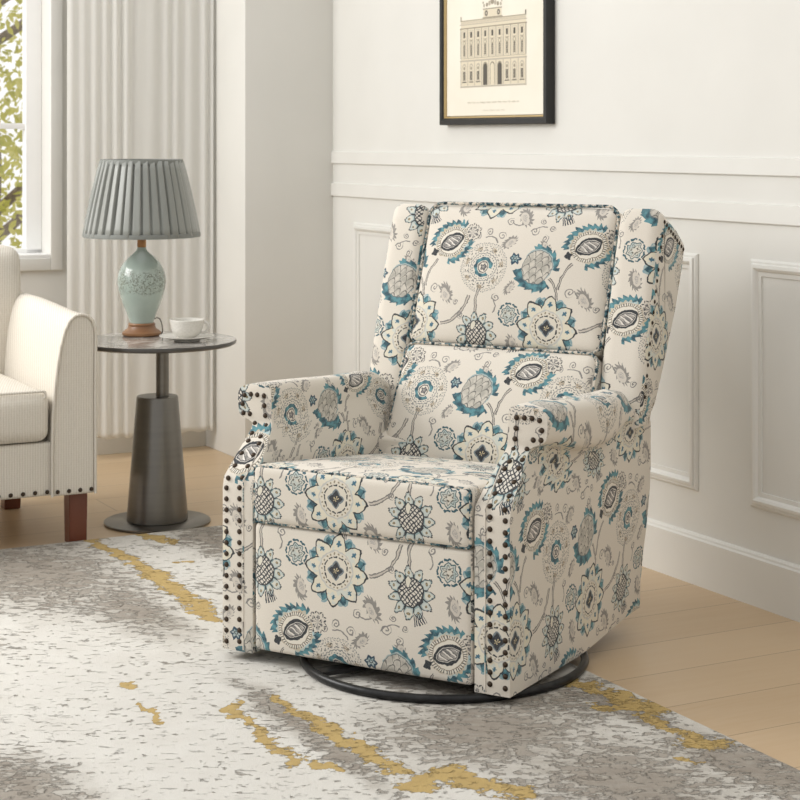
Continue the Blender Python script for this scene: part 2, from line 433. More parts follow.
def cushion(name, size, r, m, parent, deform, uvf, bulge=None, n=18, rfn=None):
    """rounded, softly bulging block; deform maps its own box space to the parent's; uvf(axis, sign, p) gives metres"""
    bm = bmesh.new(); h = Vector(size)/2; L = bm.loops.layers.uv.new('UVMap')
    cache = {}; src = {}
    def coords(H):
        e = [-H, -H+r*.12, -H+r*.3, -H+r*.6, -H+r]; k = max(2, n-8)
        mid = [(-H+r)+(2*(H-r))*i/k for i in range(1, k)]
        return e+mid+[-q for q in reversed(e)]
    def vert(p):
        key = tuple(round(c, 5) for c in p)
        if key in cache: return cache[key]
        q = Vector([max(-h[i]+r, min(h[i]-r, p[i])) for i in range(3)])
        d = Vector(p)-q
        co = q+d.normalized()*r if d.length > 1e-9 else Vector(p)
        if bulge:
            u = [p[i]/h[i] for i in range(3)]
            for ax in range(3):
                o1, o2 = [i for i in range(3) if i != ax]
                f = (1-abs(u[o1])**2.4)*(1-abs(u[o2])**2.4)
                bb = bulge[ax*2+(1 if p[ax] > 0 else 0)]
                co[ax] += bb*f*(abs(u[ax])**2)*(1 if p[ax] > 0 else -1)
        v = bm.verts.new(deform(co)); cache[key] = v; src[v] = co.copy(); return v
    for ax in range(3):
        o1, o2 = [i for i in range(3) if i != ax]
        c1, c2 = coords(h[o1]), coords(h[o2])
        for s in (-1, 1):
            for i in range(len(c1)-1):
                for j in range(len(c2)-1):
                    q = []
                    for (a, b2) in ((i, j), (i+1, j), (i+1, j+1), (i, j+1)):
                        p = [0, 0, 0]; p[ax] = s*h[ax]; p[o1] = c1[a]; p[o2] = c2[b2]; q.append(vert(p))
                    if len(set(q)) < 4: continue
                    try: f = bm.faces.new(q)
                    except ValueError: continue
                    for l in f.loops: l[L].uv = uvf(ax, s, src[l.vert])
    bmesh.ops.recalc_face_normals(bm, faces=bm.faces)
    me = bpy.data.meshes.new(name); bm.to_mesh(me); bm.free()
    return link(name, me, m, parent)

# ------------------------------------------------------------------ materials of the setting
M = {}
M['wall'] = noisy('wall_paint', (.695,.685,.645), (.73,.72,.68), 3, .55)
M['trim'] = noisy('white_woodwork', (.715,.705,.665), (.75,.74,.70), 4, .45)
M['white'] = noisy('window_white', (.86,.86,.85), (.9,.9,.89), 5, .35)
def floor_mat():
    m = mat('oak_floor', (.6,.45,.3), .38); t, N, b, tc = parts_of(m)
    v = N.mapping(tc.outputs['Object'], (1,1,1), rot=(0,0,PI/2))
    br = t.nodes.new('ShaderNodeTexBrick'); t.links.new(v, br.inputs['Vector'])
    br.inputs['Scale'].default_value = 1; br.inputs['Brick Width'].default_value = 1.7; br.inputs['Row Height'].default_value = .205
    br.inputs['Mortar Size'].default_value = .0016; br.inputs['Mortar Smooth'].default_value = .3; br.offset = .37
    br.inputs['Color1'].default_value = (.50,.35,.20,1); br.inputs['Color2'].default_value = (.58,.425,.26,1); br.inputs['Mortar'].default_value = (.27,.17,.09,1)
    g = N.noise(N.mapping(tc.outputs['Object'], (18,1.6,1)), 2.4, 6, .6, .6)
    g2 = N.noise(N.mapping(tc.outputs['Object'], (3,1,1)), 1.6, 3, .5)
    c = N.mix(N.m('MULTIPLY_ADD', g, .9, -.2, clamp=True), br.outputs[0], (.61,.48,.33))
    c = N.mix(N.m('MULTIPLY_ADD', g2, .8, -.25, clamp=True), c, (.52,.375,.235))
    c = N.mix(br.outputs['Fac'], c, (.29,.19,.11))
    t.links.new(c, b.inputs['Base Color']); bump(N, b, g, .06, .001)
    return m
M['floor'] = floor_mat()

def rug_mat():
    m = mat('abstract_rug', (.7,.68,.62), .95); t, N, b, tc = parts_of(m)
    P = tc.outputs['Object']; sep = t.nodes.new('ShaderNodeSeparateXYZ'); t.links.new(P, sep.inputs[0])
    wn = t.nodes.new('ShaderNodeTexNoise'); t.links.new(P, wn.inputs[0]); wn.inputs['Scale'].default_value = 9; wn.inputs['Detail'].default_value = 5; wn.inputs['Roughness'].default_value = .65
    sc = t.nodes.new('ShaderNodeSeparateColor'); t.links.new(wn.outputs['Color'], sc.inputs[0])
    X = N.m('ADD', sep.outputs[0], N.m('MULTIPLY_ADD', sc.outputs[0], .14, -.07)); Y = N.m('ADD', sep.outputs[1], N.m('MULTIPLY_ADD', sc.outputs[1], .14, -.07))
    PR = N.mapping(P, (1,1,1), rot=(0,0,.46))
    streak = N.noise(N.mapping(PR, (15, 5, 1)), 2.6, 5, .62, .4)        # short strokes across the rug
    worn = N.noise(N.mapping(P, (1,1,1)), 30, 5, .7)
    pile = N.noise(P, 420, 2)
    def seg(ax, ay, bx, by, w):
        dx, dy = bx-ax, by-ay; L = math.hypot(dx, dy); dx /= L; dy /= L
        s = N.m('MULTIPLY_ADD', X, dx, N.m('MULTIPLY_ADD', Y, dy, -(ax*dx+ay*dy)))
        s = N.m('MINIMUM', N.m('MAXIMUM', s, 0.0), L)
        ux = N.m('SUBTRACT', X, N.m('MULTIPLY_ADD', s, dx, ax)); uy = N.m('SUBTRACT', Y, N.m('MULTIPLY_ADD', s, dy, ay))
        d = N.m('SQRT', N.m('MULTIPLY_ADD', ux, ux, N.m('MULTIPLY', uy, uy)))
        return N.m('MULTIPLY', d, 1.18/w)
    V = [([(1.0,-1.29),(1.327,-1.275),(1.489,-1.275)], .030), ([(1.489,-1.275),(1.786,-1.285),(2.02,-1.290)], .042),
         ([(1.0,-1.16),(1.168,-1.09)], .035), ([(2.412,-1.676),(2.446,-1.658)], .016), ([(2.56,-1.694),(2.699,-1.695)], .012),
         ([(2.672,-1.526),(2.734,-1.534),(2.853,-1.536),(3.037,-1.558)], .024),
         ([(2.665,-1.424),(2.851,-1.407)], .020), ([(2.851,-1.407),(3.009,-1.406),(3.169,-1.402)], .033), ([(3.077,-1.518),(3.134,-1.49)], .014),
         ([(3.247,-1.40),(3.232,-1.34),(3.311,-1.301),(3.376,-1.254)], .045), ([(2.869,-.80),(2.99,-.766),(3.123,-.775)], .032),
         ([(3.302,-.81),(3.334,-.775)], .045), ([(3.13,-.79),(3.302,-.80)], .024), ([(3.082,-.779),(3.032,-.846)], .026), ([(3.376,-.872),(3.402,-.869)], .018),
         ([(1.40,-1.16),(1.42,-1.13)], .02)]
    D = None
    for pts, wd in V:
        for p, q in zip(pts, pts[1:]):
            s = seg(*p, *q, wd); D = s if D is None else N.m('MINIMUM', D, s)
    D = N.m('MULTIPLY_ADD', N.noise(P, 34, 5, .7), 3.4, N.m('ADD', D, -1.62))
    gold = N.m('MULTIPLY_ADD', D, -8, 8.0, clamp=True)
    def blob(cx, cy, rx, ry):
        a = N.m('MULTIPLY', N.m('SUBTRACT', X, cx), 1/rx); c = N.m('MULTIPLY', N.m('SUBTRACT', Y, cy), 1/ry)
        r = N.m('SQRT', N.m('MULTIPLY_ADD', a, a, N.m('MULTIPLY', c, c)))
        return N.m('SUBTRACT', 1.15, r, clamp=True)
    G = None
    for q in ((1.35,-1.55,.55,.30), (1.30,-1.9,.5,.4), (1.15,-2.1,.5,.5), (1.25,-.95,.35,.14), (2.93,-2.05,.22,.14), (3.06,-1.12,.30,.30), (3.42,-1.05,.35,.25), (3.45,-.80,.35,.12),
              (2.75,-.95,.45,.25), (2.78,-1.45,.30,.05), (3.05,-1.46,.25,.04), (1.85,-1.45,.35,.12), (3.05,-.80,.25,.06), (3.5,-1.55,.15,.2), (2.3,-2.4,.3,.3)):
        s = blob(*q); G = s if G is None else N.m('MAXIMUM', G, s)
    fstroke = N.noise(N.mapping(PR, (38, 12, 1)), 2.3, 4, .6, .5)
    low = N.noise(P, 3.2, 3, .6)
    k = N.m('ADD', N.m('MULTIPLY', fstroke, .75), N.m('MULTIPLY', streak, .45))      # mean .6
    thr = N.m('MULTIPLY_ADD', G, -.10, N.m('MULTIPLY_ADD', low, -.62, 1.055))
    lump = N.noise(N.mapping(PR, (1.5,1,1)), 40, 3, .55)
    g2 = N.m('MULTIPLY', N.m('ADD', N.m('MULTIPLY', G, .26), N.m('SUBTRACT', lump, .64)), 12, clamp=True)
    g = N.m('MULTIPLY', N.m('SUBTRACT', k, thr), 22, clamp=True)
    soft = N.m('MULTIPLY', G, N.m('MULTIPLY_ADD', streak, 1.6, 0, clamp=True))
    cream = N.mix(N.m('MULTIPLY_ADD', wn.outputs[0], 2, -.6, clamp=True), (.72,.695,.64), (.80,.785,.735))
    c = N.mix(N.m('MULTIPLY', soft, 1.15, clamp=True), cream, (.34,.30,.25))
    c = N.mix(N.m('MULTIPLY', g, .80), c, N.mix(worn, (.16,.13,.105), (.40,.35,.29)))
    c = N.mix(N.m('MULTIPLY', g2, .75), c, N.mix(worn, (.17,.14,.115), (.44,.39,.33)))
    goldc = N.mix(worn, (.40,.24,.035), (.63,.44,.12))
    c = N.mix(N.m('MULTIPLY', gold, .95), c, goldc)
    c = N.mix(N.m('MULTIPLY', pile, .35), c, (.38,.35,.30))
    t.links.new(c, b.inputs['Base Color'])
    hgt = N.m('SUBTRACT', N.m('MULTIPLY', pile, .30), N.m('MULTIPLY', N.m('SUBTRACT', N.m('MAXIMUM', N.m('MAXIMUM', g, g2), N.m('MULTIPLY_ADD', fstroke, 8, -4.9, clamp=True)), gold), 1.0))
    bump(N, b, hgt, 1.0, .008)
    return m

# ------------------------------------------------------------------ the setting
def struct(o): o['kind'] = 'structure'; return o
struct(room_box('floor', (-.6, 7.5, -5.2, .12, -.06, 0), M['floor']))
struct(room_box('wall_right', (-.02, 7.5, 0, .12, 0, 2.75), M['wall']))
# the corner pier: one block standing out from the panelled wall
struct(room_box('wall_corner', (-.55, 0, -.3617, .12, 0, 2.75), M['wall'], .004))
# the window wall with its opening
WX = -.40; WY0, WY1, WZ0, WZ1 = -2.20, -.983, .752, 2.35
bm = bmesh.new()
box_bm(bm, WX-.16, WX, WY1, -.3617, 0, 2.75); box_bm(bm, WX-.16, WX, -5.2, WY0, 0, 2.75)
box_bm(bm, WX-.16, WX, WY0, WY1, 0, WZ0); box_bm(bm, WX-.16, WX, WY0, WY1, WZ1, 2.75)
me = bpy.data.meshes.new('wall_left'); bm.to_mesh(me); bm.free()
o = struct(link('wall_left', me, M['wall'], smooth=False)); o.location = RC; o.rotation_euler = (0,0,RZ)
struct(room_box('baseboard_left', (WX, WX+.014, -5.2, -.3617, 0, .10), M['trim'], .003))
def molding(name, x0, x1, prof, yy=0):
    """horizontal moulding on the panelled wall; prof = (outward, z) points"""
    bm = bmesh.new(); A = [bm.verts.new((x0, yy-p, z)) for p, z in prof]; B = [bm.verts.new((x1, yy-p, z)) for p, z in prof]
    n = len(prof)
    for i in range(n): bm.faces.new((A[i], A[(i+1) % n], B[(i+1) % n], B[i]))
    bm.faces.new(A[::-1]); bm.faces.new(B); bmesh.ops.recalc_face_normals(bm, faces=bm.faces)
    me = bpy.data.meshes.new(name); bm.to_mesh(me); bm.free()
    o = struct(link(name, me, M['trim'])); auto(o, 25); o.location = RC; o.rotation_euler = (0,0,RZ); return o
molding('baseboard_right', 0, 7.5, [(0,0),(.016,0),(.016,.122),(.011,.126),(.010,.131),(.006,.135),(0,.136)])
molding('trim_1', 0, 7.5, [(0,1.104),(.007,1.104),(.008,1.106),(.007,1.148),(0,1.150)])
molding('trim_2', 0, 7.5, [(0,.981),(.008,.981),(.009,.983),(.008,1.029),(0,1.031)])
def panel(name, x0, x1, z0, z1, w=.042):
    """picture-frame moulding: a profile swept round a rectangle with mitred corners"""
    prof = [(0,0),(0,.004),(.005,.008),(.010,.008),(.013,.013),(.021,.015),(.027,.011),(.031,.005),(w,.004),(w,0)]
    bm = bmesh.new(); R = []
    for (d, h) in prof:
        R.append([bm.verts.new((x, -h, z)) for x, z in ((x0+d, z0+d), (x1-d, z0+d), (x1-d, z1-d), (x0+d, z1-d))])
    for a, b in zip(R, R[1:]):
        for i in range(4): bm.faces.new((a[i], a[(i+1) % 4], b[(i+1) % 4], b[i]))
    bmesh.ops.recalc_face_normals(bm, faces=bm.faces)
    me = bpy.data.meshes.new(name); bm.to_mesh(me); bm.free()
    o = struct(link(name, me, M['trim'])); auto(o, 20); o.location = RC; o.rotation_euler = (0,0,RZ)
for i, (x0, x1) in enumerate(((.185, 1.11), (1.33, 2.26), (2.483, 3.50), (3.72, 4.75), (4.97, 6.0))):
    panel('trim_%d' % (i+3), x0, x1, .250, .888)

# window: casing, jamb, sash frame, glazing
glass = mat('window_glass', (1,1,1), .02); t = glass.node_tree
tr = t.nodes.new('ShaderNodeBsdfTransparent'); gl = t.nodes.new('ShaderNodeBsdfGlossy'); gl.inputs['Roughness'].default_value = .02
mx = t.nodes.new('ShaderNodeMixShader'); mx.inputs[0].default_value = .06
t.links.new(tr.outputs[0], mx.inputs[1]); t.links.new(gl.outputs[0], mx.inputs[2]); t.links.new(mx.outputs[0], t.nodes['Material Output'].inputs[0])
wr = empty('window_1', RC, RZ); wr['kind'] = 'structure'
bm = bmesh.new(); c = .045
for (y0, y1, z0, z1) in ((WY1, WY1+c, WZ0-c, WZ1+c), (WY0-c, WY0, WZ0-c, WZ1+c), (WY0, WY1, WZ0-c, WZ0), (WY0, WY1, WZ1, WZ1+c)):
    box_bm(bm, WX-.002, WX+.016, y0, y1, z0, z1, .003)
me = bpy.data.meshes.new('window_casing'); bm.to_mesh(me); bm.free(); auto(link('window_casing', me, M['trim'], wr))
bm = bmesh.new(); s = .062; xs0, xs1 = WX-.15, WX-.10
for (y0, y1, z0, z1) in ((WY1-s, WY1, WZ0, WZ1), (WY0, WY0+s, WZ0, WZ1), (WY0, WY1, WZ0, WZ0+.03), (WY0, WY1, WZ1-s, WZ1), ((WY0+WY1)/2-.02, (WY0+WY1)/2+.02, WZ0, WZ1)):
    box_bm(bm, xs0, xs1, y0, y1, z0, z1, .004)
for z in (1.245, 1.80): box_bm(bm, xs0+.01, xs1-.008, WY0, WY1, z-.011, z+.011, .003)
me = bpy.data.meshes.new('window_sash'); bm.to_mesh(me); bm.free(); auto(link('window_sash', me, M['white'], wr))
box('window_glass', (xs0+.02, xs0+.025, WY0+.02, WY1-.02, WZ0+.02, WZ1-.02), glass, wr, bev=0)
box('window_sill', (WX-.15, WX+.012, WY0+.001, WY1-.001, WZ0-.005, WZ0+.014), M['white'], wr, bev=.003)

# ------------------------------------------------------------------ outside: trees beyond the window
leafm = mat('leaf', (.5,.5,.1), .6); t, N, b, tc = parts_of(leafm)
oi = t.nodes.new('ShaderNodeNewGeometry')
t.links.new(N.ramp(oi.outputs['Random Per Island'], [(0, (.36,.38,.08)), (.5, (.66,.62,.16)), (1, (.86,.80,.40))]), b.inputs['Base Color'])
b.inputs['Transmission Weight'].default_value = 0
tl = t.nodes.new('ShaderNodeBsdfTranslucent'); tl.inputs[0].default_value = (.65,.62,.12,1)
ms = t.nodes.new('ShaderNodeMixShader'); ms.inputs[0].default_value = .45
t.links.new(b.outputs[0], ms.inputs[1]); t.links.new(tl.outputs[0], ms.inputs[2]); t.links.new(ms.outputs[0], t.nodes['Material Output'].inputs[0])
bark = noisy('bark', (.20,.15,.11), (.36,.29,.22), 30, .9)
def tree(x, y, hgt, n, label):
    tr = empty('tree', (x, y, -.4)); tag(tr, label, 'tree')
    rnd = random.Random(int(x*100)); bm = bmesh.new(); tips = []
    for i in range(9):
        a = rnd.uniform(0, 2*PI); L = rnd.uniform(.6, 1.3); z0 = rnd.uniform(.5, hgt*.8)
        pts = [(0, 0, z0), (math.cos(a)*L*.5, math.sin(a)*L*.5, z0+.35*L), (math.cos(a)*L, math.sin(a)*L, z0+.6*L)]
        tube_bm(bm, pts, [.03, .02, .008], 6); tips.append(pts[2])
    tube_bm(bm, [(0,0,0), (.04,0,hgt*.5), (0,.03,hgt*.95)], [.09,.06,.02], 10)
    me = bpy.data.meshes.new('trunk'); bm.to_mesh(me); bm.free(); link('trunk', me, bark, tr)
    bm = bmesh.new()
    for i in range(n):
        a = rnd.uniform(0, 2*PI); zz = rnd.uniform(0, 1); rr = 1.25*math.sin(PI*(.12+.86*zz))**.6*math.sqrt(rnd.random())
        p = Vector((rr*math.cos(a), rr*math.sin(a), .55+zz*(hgt-.4)))
        if math.sin(p.x*4.1+p.z*3.3)*math.sin(p.y*3.7+p.z*2.9+1) > .30: continue
        d = Vector((rnd.gauss(0,1), rnd.gauss(0,1), rnd.gauss(0,1))).normalized(); e = d.orthogonal().normalized(); nn = d.cross(e)
        s = rnd.uniform(.011, .022)
        vs = [bm.verts.new(p+q) for q in (-d*s*1.5, e*s*.7-d*s*.3+nn*s*.15, e*s*.55+d*s*.6+nn*s*.15, d*s*1.7, -e*s*.55+d*s*.6-nn*s*.1, -e*s*.7-d*s*.3-nn*s*.1)]
        bm.faces.new(vs)
    me = bpy.data.meshes.new('foliage'); bm.to_mesh(me); bm.free(); f = link('foliage', me, leafm, tr, smooth=False)
p1 = rw(-3.0, -.55); tree(p1.x, p1.y, 3.0, 15000, 'yellow-green leafy tree seen outside through the window')

# ------------------------------------------------------------------ curtain
sheer = mat('sheer_curtain', (.93,.925,.895), .8); t, N, b, tc = parts_of(sheer)
tl = t.nodes.new('ShaderNodeBsdfTranslucent'); tl.inputs[0].default_value = (.93,.92,.89,1)
ms = t.nodes.new('ShaderNodeMixShader'); ms.inputs[0].default_value = .42
t.links.new(b.outputs[0], ms.inputs[1]); t.links.new(tl.outputs[0], ms.inputs[2]); t.links.new(ms.outputs[0], t.nodes['Material Output'].inputs[0])
wv = N.noise(N.mapping(tc.outputs['Object'], (400,400,60)), 1, 2); bump(N, b, wv, .15, .0005)
bm = bmesh.new(); ny = 260; zs = [.078, .10, .13, .16, .4, .8, 1.2, 1.6, 2.0, 2.4, 2.7]
ys = [-.372-(.578)*i/ny for i in range(ny+1)]
def fold(y, z):
    u = (-y-.372)/.578; ph = u*11.5+.55*math.sin(u*7)+.25*math.sin(u*17+1)
    s = math.sin(2*PI*ph); amp = .0046+.0018*math.sin(u*9+2)
    k = .75+.25*(1-z/2.7)
    return amp*k*(math.copysign(abs(s)**.9, s))+.0012*math.sin(u*70+z*2)
grid = [[bm.verts.new((-.285+fold(y, z), y+.008*math.sin(y*40)*(1-z/2.7), z+(.004*math.sin(y*90) if z < .09 else 0))) for z in zs] for y in ys]
for i in range(ny):
    for j in range(len(zs)-1): bm.faces.new((grid[i][j], grid[i+1][j], grid[i+1][j+1], grid[i][j+1]))
me = bpy.data.meshes.new('curtain'); bm.to_mesh(me); bm.free()
o = link('curtain', me, sheer); o.location = RC; o.rotation_euler = (0,0,RZ)
so = o.modifiers.new('thick', 'SOLIDIFY'); so.thickness = .0015
tag(o, 'long white pleated curtain hanging beside the window behind the lamp', 'curtain')
rod = tube('curtain_rod', [rw(-.285, -.37, 2.715), rw(-.285, -2.6, 2.715)], .012, mat('rod_metal', (.55,.53,.5), .35, 1)); tag(rod, 'curtain rod above the white curtain', 'curtain rod')
rb = bmesh.new()

# ------------------------------------------------------------------ rug
M['rug'] = rug_mat()
rr = .012
rug = room_box('rug', (1.024, 4.3, -3.3, -.728, .0005, rr), M['rug'], .004)
tag(rug, 'cream and grey distressed area rug with gold streaks under the armchairs', 'rug')

# ------------------------------------------------------------------ floral recliner
F = floral_material()
WELT = mat('printed_cord', (.5,.45,.4), .85); _t, _N, _b, _tc = parts_of(WELT)
_n = _N.noise(_tc.outputs['Object'], 95, 2, .6)
_t.links.new(_N.ramp(_n, [(.40, (.012,.020,.028)), (.46, (.05,.15,.18)), (.52, (.30,.27,.23)), (.60, (.66,.60,.51))]), _b.inputs['Base Color'])
DARK = noisy('black_steel', (.012,.012,.013), (.03,.03,.03), 40, .32, .6)
NAIL = noisy('antique_bronze', (.022,.016,.012), (.070,.048,.032), 90, .38, .7)
CW, CT = .733, .36
chair = empty('recliner', (.0916, 4.249, 0), -PI/6)
tag(chair, 'wingback recliner in cream fabric with teal and grey floral print on a black ring base', 'recliner')
def L(a, t, z): return Vector((a-CW/2, t-CT, z))       # a across, t towards the back, z up

# arms
def arm(side):
    def A(bq): return bq if side < 0 else CW-bq
    zo = [.032,.10,.18,.26,.34,.40,.425,.45,.475,.50,.522,.534,.541,.546,.552,.562,.585,.604,.614,.621,.624]
    bo = [0,0,0,0,0,0,0,.002,.004,.007,.009,.007,-.006,-.021,-.029,-.033,-.035,-.034,-.028,-.014,.004]
    bi = [.083]*7+[.080,.075,.070,.065,.062,.061,.060,.060,.060,.060,.059,.056,.050,.040]
    zi = zo[:18]+[.616,.623,.626]
    K = 30
    def tf(z): return .0 if z < .42 else (.11*min(1, (z-.42)/.11))
    bm = bmesh.new(); UV = bm.loops.layers.uv.new('UVMap')
    def uvo(t, v): return (t+.30, v+.0)
    O, I = [], []; n = len(zo)
    lo = [0]; li = [0]
    for j in range(1, n):
        lo.append(lo[-1]+math.hypot(zo[j]-zo[j-1], bo[j]-bo[j-1])); li.append(li[-1]+math.hypot(zi[j]-zi[j-1], bi[j]-bi[j-1]))
    for k in range(K+1):
        s = k/K; g = 1-smooth(.50, .92, s)
        ro, ri = [], []
        for j in range(n):
            for (lst, bb, zz) in ((ro, bo[j], zo[j]), (ri, bi[j], zi[j])):
                f = tf(zz); te = .705+.070*smooth(.05, .40, zz); tt = f+(te-f)*s
                if lst is ro and zz > .42: b2 = bb*g + (0.0 if zz < .60 else (.012*(1-g)))
                else: b2 = bb
                z2 = zz
                if zz > .48: z2 -= (zz-.48)/.145*.095*smooth(.70, 1, s)
                z2 += .030*smooth(.45, 1, s)*max(0, 1-(zz-.03)/.25)
                # crown of the padding along the arm
                if zz > .54: z2 -= .022*smooth(0, .7, s)*smooth(.54, .62, zz)
                if lst is ro and .42 < zz <= .545: z2 -= .046*smooth(0, .42, s)*g*(zz-.42)/.125
                if lst is ro and .545 < zz < .604: z2 -= .046*smooth(0, .42, s)*g*(.604-zz)/.059
                if k == 0: pass
                lst.append(bm.verts.new(L(A(b2), tt, z2)))
        O.append(ro); I.append(ri)
    def face(vs, uvs):
        f = bm.faces.new(vs); m_ = dict(zip(vs, uvs))
        for l in f.loops: l[UV].uv = m_[l.vert]
        return f
    # print offsets: outer side flower centre at t=.025, z=.145
    for k in range(K):
        for j in range(n-1):
            t0, t1 = [(tf(zo[j])+(.725-tf(zo[j]))*q/K) for q in (k, k+1)]
            if side > 0: fu = lambda t, v: (t-.025, v+.032-.145)
            else: fu = lambda t, v: (-t-.1, v+.032-.145)
            face((O[k][j], O[k+1][j], O[k+1][j+1], O[k][j+1]), [fu(t0, lo[j]), fu(t1, lo[j]), fu(t1, lo[j+1]), fu(t0, lo[j+1])])
            if side < 0: fi = lambda t, v: (t-.186-.193, v+.032-.548+.147)
            else: fi = lambda t, v: (-t, v)
            face((I[k][j], I[k+1][j], I[k+1][j+1], I[k][j+1]), [fi(t0, li[j]), fi(t1, li[j]), fi(t1, li[j+1]), fi(t0, li[j+1])])
        t0, t1 = .11+(.615)*k/K, .11+.615*(k+1)/K
        if side > 0: face((O[k][-1], O[k+1][-1], I[k+1][-1], I[k][-1]), [(t0-.025, lo[-1]-.113), (t1-.025, lo[-1]-.113), (t1-.025, lo[-1]-.08), (t0-.025, lo[-1]-.08)])
        else: face((O[k][-1], O[k+1][-1], I[k+1][-1], I[k][-1]), [(t0-.379, li[-1]-.34), (t1-.379, li[-1]-.34), (t1-.379, li[-1]-.369), (t0-.379, li[-1]-.369)])
    for (R1, R2) in ((O[0], I[0]), (O[-1], I[-1])):
        for j in range(n-1):
            au = (.733, .145) if side > 0 else (.0, .26)
            q = [R1[j], R2[j], R2[j+1], R1[j+1]]
            face(q, [((v.co.x+CW/2)-au[0]+(.03 if side > 0 else .05), v.co.z-au[1]) for v in q])
    # bottom
    for k in range(K): face((O[k][0], O[k+1][0], I[k+1][0], I[k][0]), [(0,0),(0,.01),(.01,.01),(.01,0)])
    bmesh.ops.recalc_face_normals(bm, faces=bm.faces)
    me = bpy.data.meshes.new('arm'); bm.to_mesh(me); bm.free()
    o = link('arm', me, F, chair)
    bv = o.modifiers.new('edge', 'BEVEL'); bv.width = .006; bv.segments = 3; bv.limit_method = 'ANGLE'; bv.angle_limit = math.radians(38)
    # nailheads
    bmn = bmesh.new(); 
    prof = [(0,.0040),(.0026,.0036),(.0048,.0023),(.0062,.0005),(.0062,-.001)]
    rings = []
    for r, z in prof:
        rings.append([bmn.verts.new((0,-z,0))] if r == 0 else [bmn.verts.new((r*math.cos(2*PI*i/12), -z, r*math.sin(2*PI*i/12))) for i in range(12)])
    for a_, b_ in zip(rings, rings[1:]):
        for i in range(12):
            j = (i+1) % 12
            if len(a_) == 1: bmn.faces.new((a_[0], b_[i], b_[j]))
            else: bmn.faces.new((a_[i], a_[j], b_[j], b_[i]))
    bmesh.ops.recalc_face_normals(bmn, faces=bmn.faces)
    nm = bpy.data.meshes.new('nailhead'); bmn.to_mesh(nm); bmn.free(); nm.materials.append(NAIL)
    for p in nm.polygons: p.use_smooth = True
    P = []
    for i in range(15):
        z = .050+i*.0250
        P += [(.0105, z), (.0465, z+.004)]
    for i in range(4): P += [(.0135+.004*(i/3), .4225+i*.0250), (.0495, .4265+i*.0225)]
    P += [(.0445, .508), (.0455, .530), (.0425, .553), (.0400, .576), (.0390, .599), (.0200, .600), (.0020, .600), (-.0160, .597), (-.0215, .576), (-.0195, .555), (-.001, .554), (.0135, .533), (.0165, .513)]
    tube('seam', [L(A(.0575), -.0006, .036+.0385*i) for i in range(11)]+[L(A(.0585+.0), tf(.42+.02*i)-.0006, .42+.02*i) for i in range(1, 5)], .0016, F, o, 6, uvf=lambda c: (c.x, c.z))
    for (bq, z) in P:
        tt = tf(z); o2 = bpy.data.objects.new('nailhead', nm); COL.objects.link(o2); o2.parent = o
        o2.location = L(A(bq), tt-.0004, z)
        sl = math.radians(-45) if .424 < z < .525 else 0
        o2.rotation_euler = (sl, 0, 0)
    return o
for s in (-1, 1): arm(s)

# footrest, seat
XA, XB = .0885, CW-.0885; XC = CW/2
def fr_def(p): return L(XC+p.x, .032+p.y, .186+p.z)
cushion('footrest', (XB-XA, .07, .288), .012, F, chair, fr_def,
        lambda ax, s, p: (XC+p.x-.311, .186+p.z-.2486) if ax != 0 else (p.y+.5, p.z+.2), bulge=(0,0,.007,0,0,0), n=22)
def seat_def(p):
    a, t, z = XC+p.x, .275+p.y, .397+p.z
    k = max(0, t)/.56
    if p.z > 0: z -= .060*k
    return L(a, t, z)
def seat_uv(ax, s, p):
    if ax == 1: return (XC+p.x-.315, .397+p.z-.408)
    if ax == 2: return (XC+p.x-.315-.193, p.y+.275+.02)
    return (p.y, p.z+.1)
seat = cushion('seat_cushion', (XB-XA, .57, .132), .016, F, chair, seat_def, seat_uv, bulge=(0,0,.006,0,0,.016), n=24)
def welt(parent, pts, m=WELT, r=.0042, name='welt', closed=False, off=(0,0)):
    return tube(name, pts, r, m, parent, 8, closed, lambda c: (c.x*1.0+off[0]+c.y*.6, c.z*1.0+off[1]))
def arcs(x0, x1, z0, z1, r, n=6):
    P = []
    for (cx, cz, a0) in ((x1-r, z1-r, 0), (x0+r, z1-r, 90), (x0+r, z0+r, 180), (x1-r, z0+r, 270)):
        for i in range(n+1):
            a = math.radians(a0+90*i/n); P.append((cx+r*math.cos(a), cz+r*math.sin(a)))
    return P
def densify(P, n=4):
    Q = []
    for i in range(len(P)):
        a, b2 = P[i], P[(i+1) % len(P)]
        m_ = max(1, int(math.hypot(b2[0]-a[0], b2[1]-a[1])/.04))
        for k in range(m_): Q.append((a[0]+(b2[0]-a[0])*k/m_, a[1]+(b2[1]-a[1])*k/m_))
    return Q
hx, hz = (XB-XA)/2, .066
welt(seat, [L(XC+x, -.010+.008, .397+z-(.004 if z > 0 else 0)) for x, z in densify(arcs(-hx+.003, hx-.003, -hz+.003, hz-.001, .010))], closed=True)

